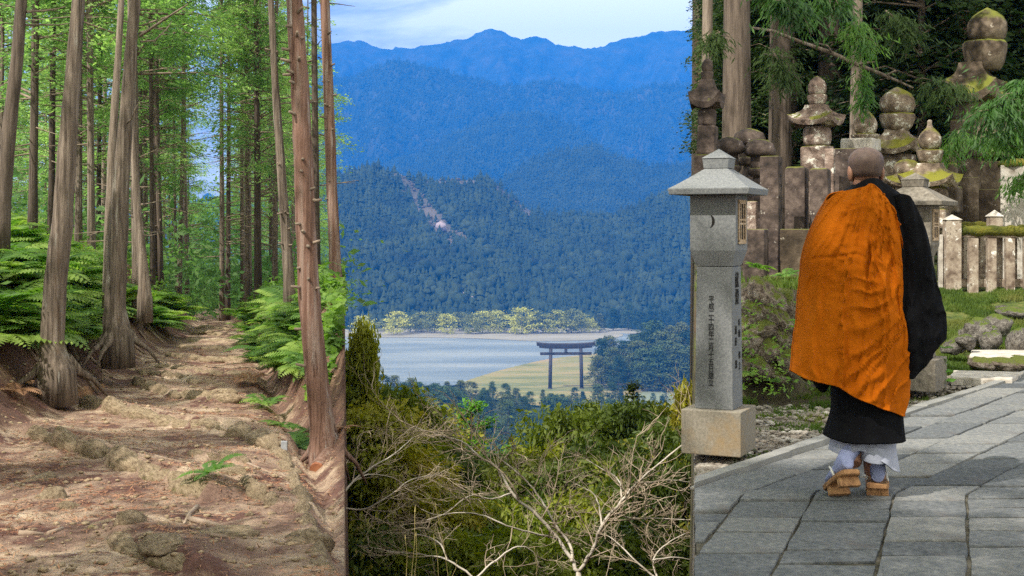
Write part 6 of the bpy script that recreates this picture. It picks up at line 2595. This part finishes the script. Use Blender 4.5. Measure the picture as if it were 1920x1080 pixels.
garment('orange_wrap', 'robe_orange',
        [(1548, 378), (1562, 364), (1592, 357), (1610, 352), (1622, 347), (1640, 362), (1660, 392), (1678, 436), (1684, 480)],
        [(1482, 697), (1495, 705), (1528, 713), (1552, 718), (1580, 735), (1620, 752), (1660, 767), (1693, 779)],
        [(1548, 378), (1530, 410), (1513, 450), (1503, 492), (1498, 540), (1492, 600), (1487, 650), (1482, 697)],
        [(1684, 480), (1686, 530), (1690, 590), (1700, 640), (1702, 700), (1699, 740), (1693, 779)],
        lambda v: lerp_tab([(0, .12), (.12, .175), (.3, .195), (.6, .20), (1, .22)], v), nu=90, nv=150, fold=fold_kesa, cy=-.012)


def fold_black(u, v, back):
    w = noise.noise(Vector((u * 5 + 3, v * 1.5, 3.0)))
    a = rid(noise.noise(Vector((u * 7 + v, v * 3, 14.2)))) ** 3
    return .004 * w, .014 * w + .010 * a


garment('black_robe', 'robe_black',
        [(1600, 352), (1612, 341), (1628, 337), (1645, 341), (1660, 354)],
        [(1546, 818), (1580, 824), (1620, 823), (1660, 824), (1694, 823)],
        [(1600, 352), (1570, 368), (1556, 400), (1552, 480), (1552, 560), (1556, 640), (1560, 720), (1561, 770), (1546, 818)],
        [(1660, 354), (1686, 366), (1704, 400), (1712, 470), (1706, 560), (1698, 640), (1694, 720), (1690, 775), (1694, 823)],
        lambda v: lerp_tab([(0, .066), (.04, .08), (.09, .105), (.25, .135), (.6, .15), (.9, .155), (1, .175)], v), nu=40, nv=90, fold=fold_black)
# stand up collar
garment('collar', 'robe_black',
        [(1601, 348), (1615, 339), (1629, 336), (1644, 339), (1658, 349)], [(1592, 366), (1612, 362), (1630, 362), (1650, 365), (1672, 376)],
        [(1601, 348), (1596, 357), (1592, 366)], [(1658, 349), (1665, 362), (1672, 376)],
        lambda v: .070 + .03 * v, nu=24, nv=10, fold=lambda u, v, b: (0, .002))


def fold_sleeve(u, v, back):
    w = noise.noise(Vector((u * 4.5 + v * 2.5, v * 2.2, 23.0)))
    a = rid(noise.noise(Vector((u * 5 - v * 5, v * 4 + u * 3, 31.2)))) ** 3
    return .004 * w, .022 * w + .02 * a * v


garment('right_sleeve', 'robe_black',
        [(1660, 372), (1676, 366), (1692, 372), (1706, 392)],
        [(1678, 694), (1690, 706), (1703, 706), (1722, 686), (1738, 662), (1752, 644), (1766, 634)],
        [(1660, 372), (1672, 430), (1676, 480), (1674, 530), (1660, 575), (1655, 605), (1663, 650), (1678, 694)],
        [(1706, 392), (1724, 430), (1738, 480), (1752, 540), (1765, 588), (1768, 612), (1766, 634)],
        lambda v: lerp_tab([(0, .08), (.3, .10), (.7, .085), (1, .05)], v), nu=36, nv=80, fold=fold_sleeve, cy=-.05)
garment('left_sleeve', 'robe_black',
        [(1518, 690), (1540, 690), (1562, 696)], [(1534, 728), (1548, 740), (1560, 726)], [(1518, 690), (1524, 712), (1534, 728)], [(1562, 696), (1563, 712), (1560, 726)],
        lambda v: .05 * (1 - .5 * v), nu=16, nv=16, fold=lambda u, v, b: (0, 0), cy=.06)


def fold_white(u, v, back):
    w = noise.noise(Vector((u * 5 + v * 1.5, v * 1.5, 43.0)))
    return .004 * w, .022 * w


garment('white_kimono', 'robe_white',
        [(1566, 790), (1600, 796), (1640, 796), (1686, 792)], [(1557, 846), (1575, 848), (1602, 838), (1622, 848), (1645, 862), (1664, 876), (1682, 884)],
        [(1566, 790), (1562, 820), (1557, 846)], [(1686, 792), (1680, 840), (1682, 884)],
        lambda v: .13 + .02 * v, nu=36, nv=34, fold=fold_white, cy=.01)
garment('inner_hem', 'robe_white',
        [(1604, 830), (1630, 832), (1650, 836)], [(1607, 858), (1625, 862), (1648, 862)], [(1604, 830), (1606, 844), (1607, 858)], [(1650, 836), (1649, 850), (1648, 862)],
        lambda v: .07, nu=20, nv=12, fold=lambda u, v, b: (0, .004), cy=-.075)

# --- body: one continuous figure
HEAD = [(345, 25, 27), (338, 24, 29), (330, 26, 33), (322, 28.5, 36), (314, 31, 38), (305, 32.5, 39.5), (297, 31, 38), (289, 27, 33), (283, 20, 25), (279.5, 11.5, 14), (278, 3, 4)]


def ell(px, py, rx, ry, cy=0.0, n=24):
    return [Vector((mx(px) + rx * kM * math.cos(2 * math.pi * i / n), cy + ry * kM * math.sin(2 * math.pi * i / n), mz(py))) for i in range(n)]


body = MB()
torso = [(815, 44, 34, 1624, .0), (760, 56, 42, 1624, 0), (700, 58, 44, 1626, 0), (640, 60, 44, 1628, 0), (560, 62, 46, 1630, 0), (480, 70, 44, 1632, 0), (420, 72, 40, 1632, 0), (385, 60, 34, 1631, 0), (368, 38, 28, 1630, .01), (358, 25, 26, 1629, .015), (350, 23.5, 25, 1628, .02)]
hr = [ell(cx, py, rx, ry, cy) for py, rx, ry, cx, cy in torso]
for py, rx, ry in HEAD:
    ring = ell(1626, py, rx, ry, .025 + (.012 if py > 315 else 0))
    for i, p in enumerate(ring):
        a = 2 * math.pi * i / 24
        if abs(a - math.pi / 2) < .3 and 305 < py < 335:      # nose, on the far side
            p.y += .014 * (1 - abs(a - math.pi / 2) / .3)
        if py == 305 and .35 < abs(a - math.pi / 2) < .75:     # eye sockets
            p.y -= .006
    hr.append(ring)
body.rings(hr)


def limb(line, rad, n=14):
    body.tube([Vector((mx(a), b, mz(c))) for a, b, c in line], [r * kM for r in rad], n)


limb([(1690, 0, 392), (1722, 0, 470), (1738, -.01, 545), (1752, -.02, 606)], [26, 20, 17, 12])
limb([(1572, 0, 392), (1545, 0, 480), (1535, .05, 580), (1545, .10, 680)], [26, 20, 17, 12])
limb([(1648, 0, 800), (1640, 0, 850), (1637, 0, 893)], [32, 24, 16])
limb([(1598, .02, 800), (1594, -.02, 845), (1592, -.07, 868)], [32, 24, 16])
b = body.build('body', M['skin'], mk, True)
rm = b.modifiers.new('one_surface', 'REMESH')
rm.mode = 'VOXEL'
rm.voxel_size = .007
rm.use_smooth_shade = True
# ears
for px, s in ((1596.5, -1), (1656.5, 1)):
    e = MB()
    rings = []
    for i in range(7):
        f = i / 6
        py = 313 + 28 * f
        w = (3 + 6.5 * math.sin(math.pi * (f * .85 + .1))) * kM
        rings.append([(mx(px) + s * w * .55 * math.cos(a) - s * f * 1.5 * kM, .028 + w * math.sin(a) * 1.15, mz(py)) for a in [2 * math.pi * j / 10 for j in range(10)]])
    e.rings(rings).build('ear', M['skin'], mk, True)
# shaven hair: thin stubble over the skull
sr = []
for py, rx, ry in [(333, 26.6, 33.5), (322, 29.1, 36.6), (314, 31.6, 38.5), (305, 33.1, 40), (297, 31.6, 38.5), (289, 27.6, 33.6), (283, 20.6, 25.6), (279, 12, 14.6), (277.2, 3, 4)]:
    ring = ell(1626, py, rx, ry, .025, 32)
    for i, p in enumerate(ring):
        a = 2 * math.pi * i / 32
        if py >= 305 and math.sin(a) > .35:
            p.y -= .018
            p.x = mx(1626) + (p.x - mx(1626)) * .95
    sr.append(ring)
MB().rings(sr).build('hair_stubble', M['scalp'], mk, True)
# right hand, hanging, partly in the sleeve
hand = MB()
W0 = Vector((mx(1753), -.02, mz(606)))
hand.rings([[W0 + Vector((rx * kM * math.cos(a), ry * kM * math.sin(a), -dz * kM)) for a in [2 * math.pi * j / 12 for j in range(12)]] for dz, rx, ry in ((-14, 8, 10), (-4, 8, 10), (4, 8, 13), (14, 7.5, 15), (24, 7, 15), (30, 5, 13))])
for j, (yy, ln) in enumerate([(-11, 22), (-4, 26), (3, 25), (10, 20)]):
    base = W0 + Vector((0, yy * kM, -26 * kM))
    hand.tube([base, base + Vector((-2, 0, -ln * .4)) * kM, base + Vector((-6, 0, -ln * .75)) * kM, base + Vector((-11, 0, -ln)) * kM], [4.2 * kM, 4 * kM, 3.6 * kM, 2.4 * kM], 8)
tb_ = W0 + Vector((-2, 12, -8)) * kM
hand.tube([tb_, tb_ + Vector((-4, 8, -10)) * kM, tb_ + Vector((-8, 9, -22)) * kM], [4.6 * kM, 4.2 * kM, 3 * kM], 8)
h_ = hand.build('hand', M['skin'], mk, True)
rm = h_.modifiers.new('one_surface', 'REMESH')
rm.mode = 'VOXEL'
rm.voxel_size = .0032
rm.use_smooth_shade = True


# --- feet: tabi and geta
def foot(px, py, y0, yaw, pitch, shin):
    """foot pointing away from the viewer; pitch > 0 lifts the heel"""
    m = Matrix.Translation((mx(px), y0, mz(py))) @ Matrix.Rotation(yaw, 4, 'Z') @ Matrix.Rotation(pitch, 4, 'X')
    s = MB()
    rings = []
    for y, w, z0, h in ((-.075, .020, .012, .05), (-.068, .032, .003, .075), (-.045, .036, 0, .10), (-.01, .037, 0, .095), (.03, .038, 0, .075), (.08, .044, 0, .055), (.12, .046, 0, .042), (.15, .038, .002, .032), (.168, .018, .006, .020)):
        ring = []
        for j in range(14):
            a = 2 * math.pi * j / 14
            ring.append(m @ Vector((w * math.cos(a), y, z0 + h / 2 + h / 2 * math.sin(a))))
        rings.append(ring)
    s.rings(rings)
    top = m @ Vector((0, -.035, .055))
    pts = [top, Vector((mx(shin[0]), y0 + shin[2], mz(shin[1])))]
    pts = [pts[0], pts[0].lerp(pts[1], .4), pts[0].lerp(pts[1], .7), pts[1]]
    s.tube(pts, [.040, .041, .047, .052], 16)
    t_ = s.build('tabi_sock', M['tabi'], mk, True)
    r_m = t_.modifiers.new('one_surface', 'REMESH')
    r_m.mode = 'VOXEL'
    r_m.voxel_size = .006
    r_m.use_smooth_shade = True
    # clog
    g = empty('clog', None, None)
    g.parent = mk
    del_keys = [k for k in ('label', 'category') if k in g]
    for k in del_keys:
        del g[k]
    g.matrix_local = m
    sl = MB()
    rings = []
    for z, ins in ((-.026, .004), (-.022, 0), (-.004, 0), (0, .004)):
        ring = []
        for j in range(20):
            a = 2 * math.pi * j / 20
            x = math.copysign(abs(math.cos(a)) ** .32, math.cos(a)) * (.056 - ins)
            y = .045 + math.copysign(abs(math.sin(a)) ** .38, math.sin(a)) * (.125 - ins)
            ring.append((x, y, z))
        rings.append(ring)
    sl.rings(rings).build('sole', M['geta'], g)
    for y in (-.025, .095):
        MB().frustum((0, 0, 0), .5, (0, 0, 1), .5)
        MB().box((0, y, -.048), (.108, .034, .046), top=.94).build('tooth', M['geta'], g, bevel=.003)
    th = MB()
    th.tube([(0, .125, .001), (0, .11, .05), (-.035, .06, .062), (-.05, .01, .002)], [.006] * 4, 7).tube([(0, .11, .05), (.035, .06, .062), (.05, .01, .002)], [.006] * 3, 7)
    th.build('thong', M['thong'], g, True)
    return g


foot(1645, 903, .0, R(-14), R(0), (1640, 848, .0))
lf = foot(1573, 884, -.10, R(12), R(-30), (1591, 834, .04))
# ================================================================== AIR
mb = MB().box(((-1800 + 1800) / 2, 4980, 700), (11000, 10000, 1700))
hz = bpy.data.materials.new('valley_haze')
hz.use_nodes = True
t = hz.node_tree
t.nodes.clear()
ho = t.nodes.new('ShaderNodeOutputMaterial')
hv = t.nodes.new('ShaderNodeVolumePrincipled')
hv.inputs['Color'].default_value = (.015, .25, .95, 1)
hv.inputs['Density'].default_value = 1.35e-4
hv.inputs['Anisotropy'].default_value = -0.3
t.links.new(hv.outputs[0], ho.inputs['Volume'])
h = mb.build('haze', hz)
h['kind'] = 'stuff'
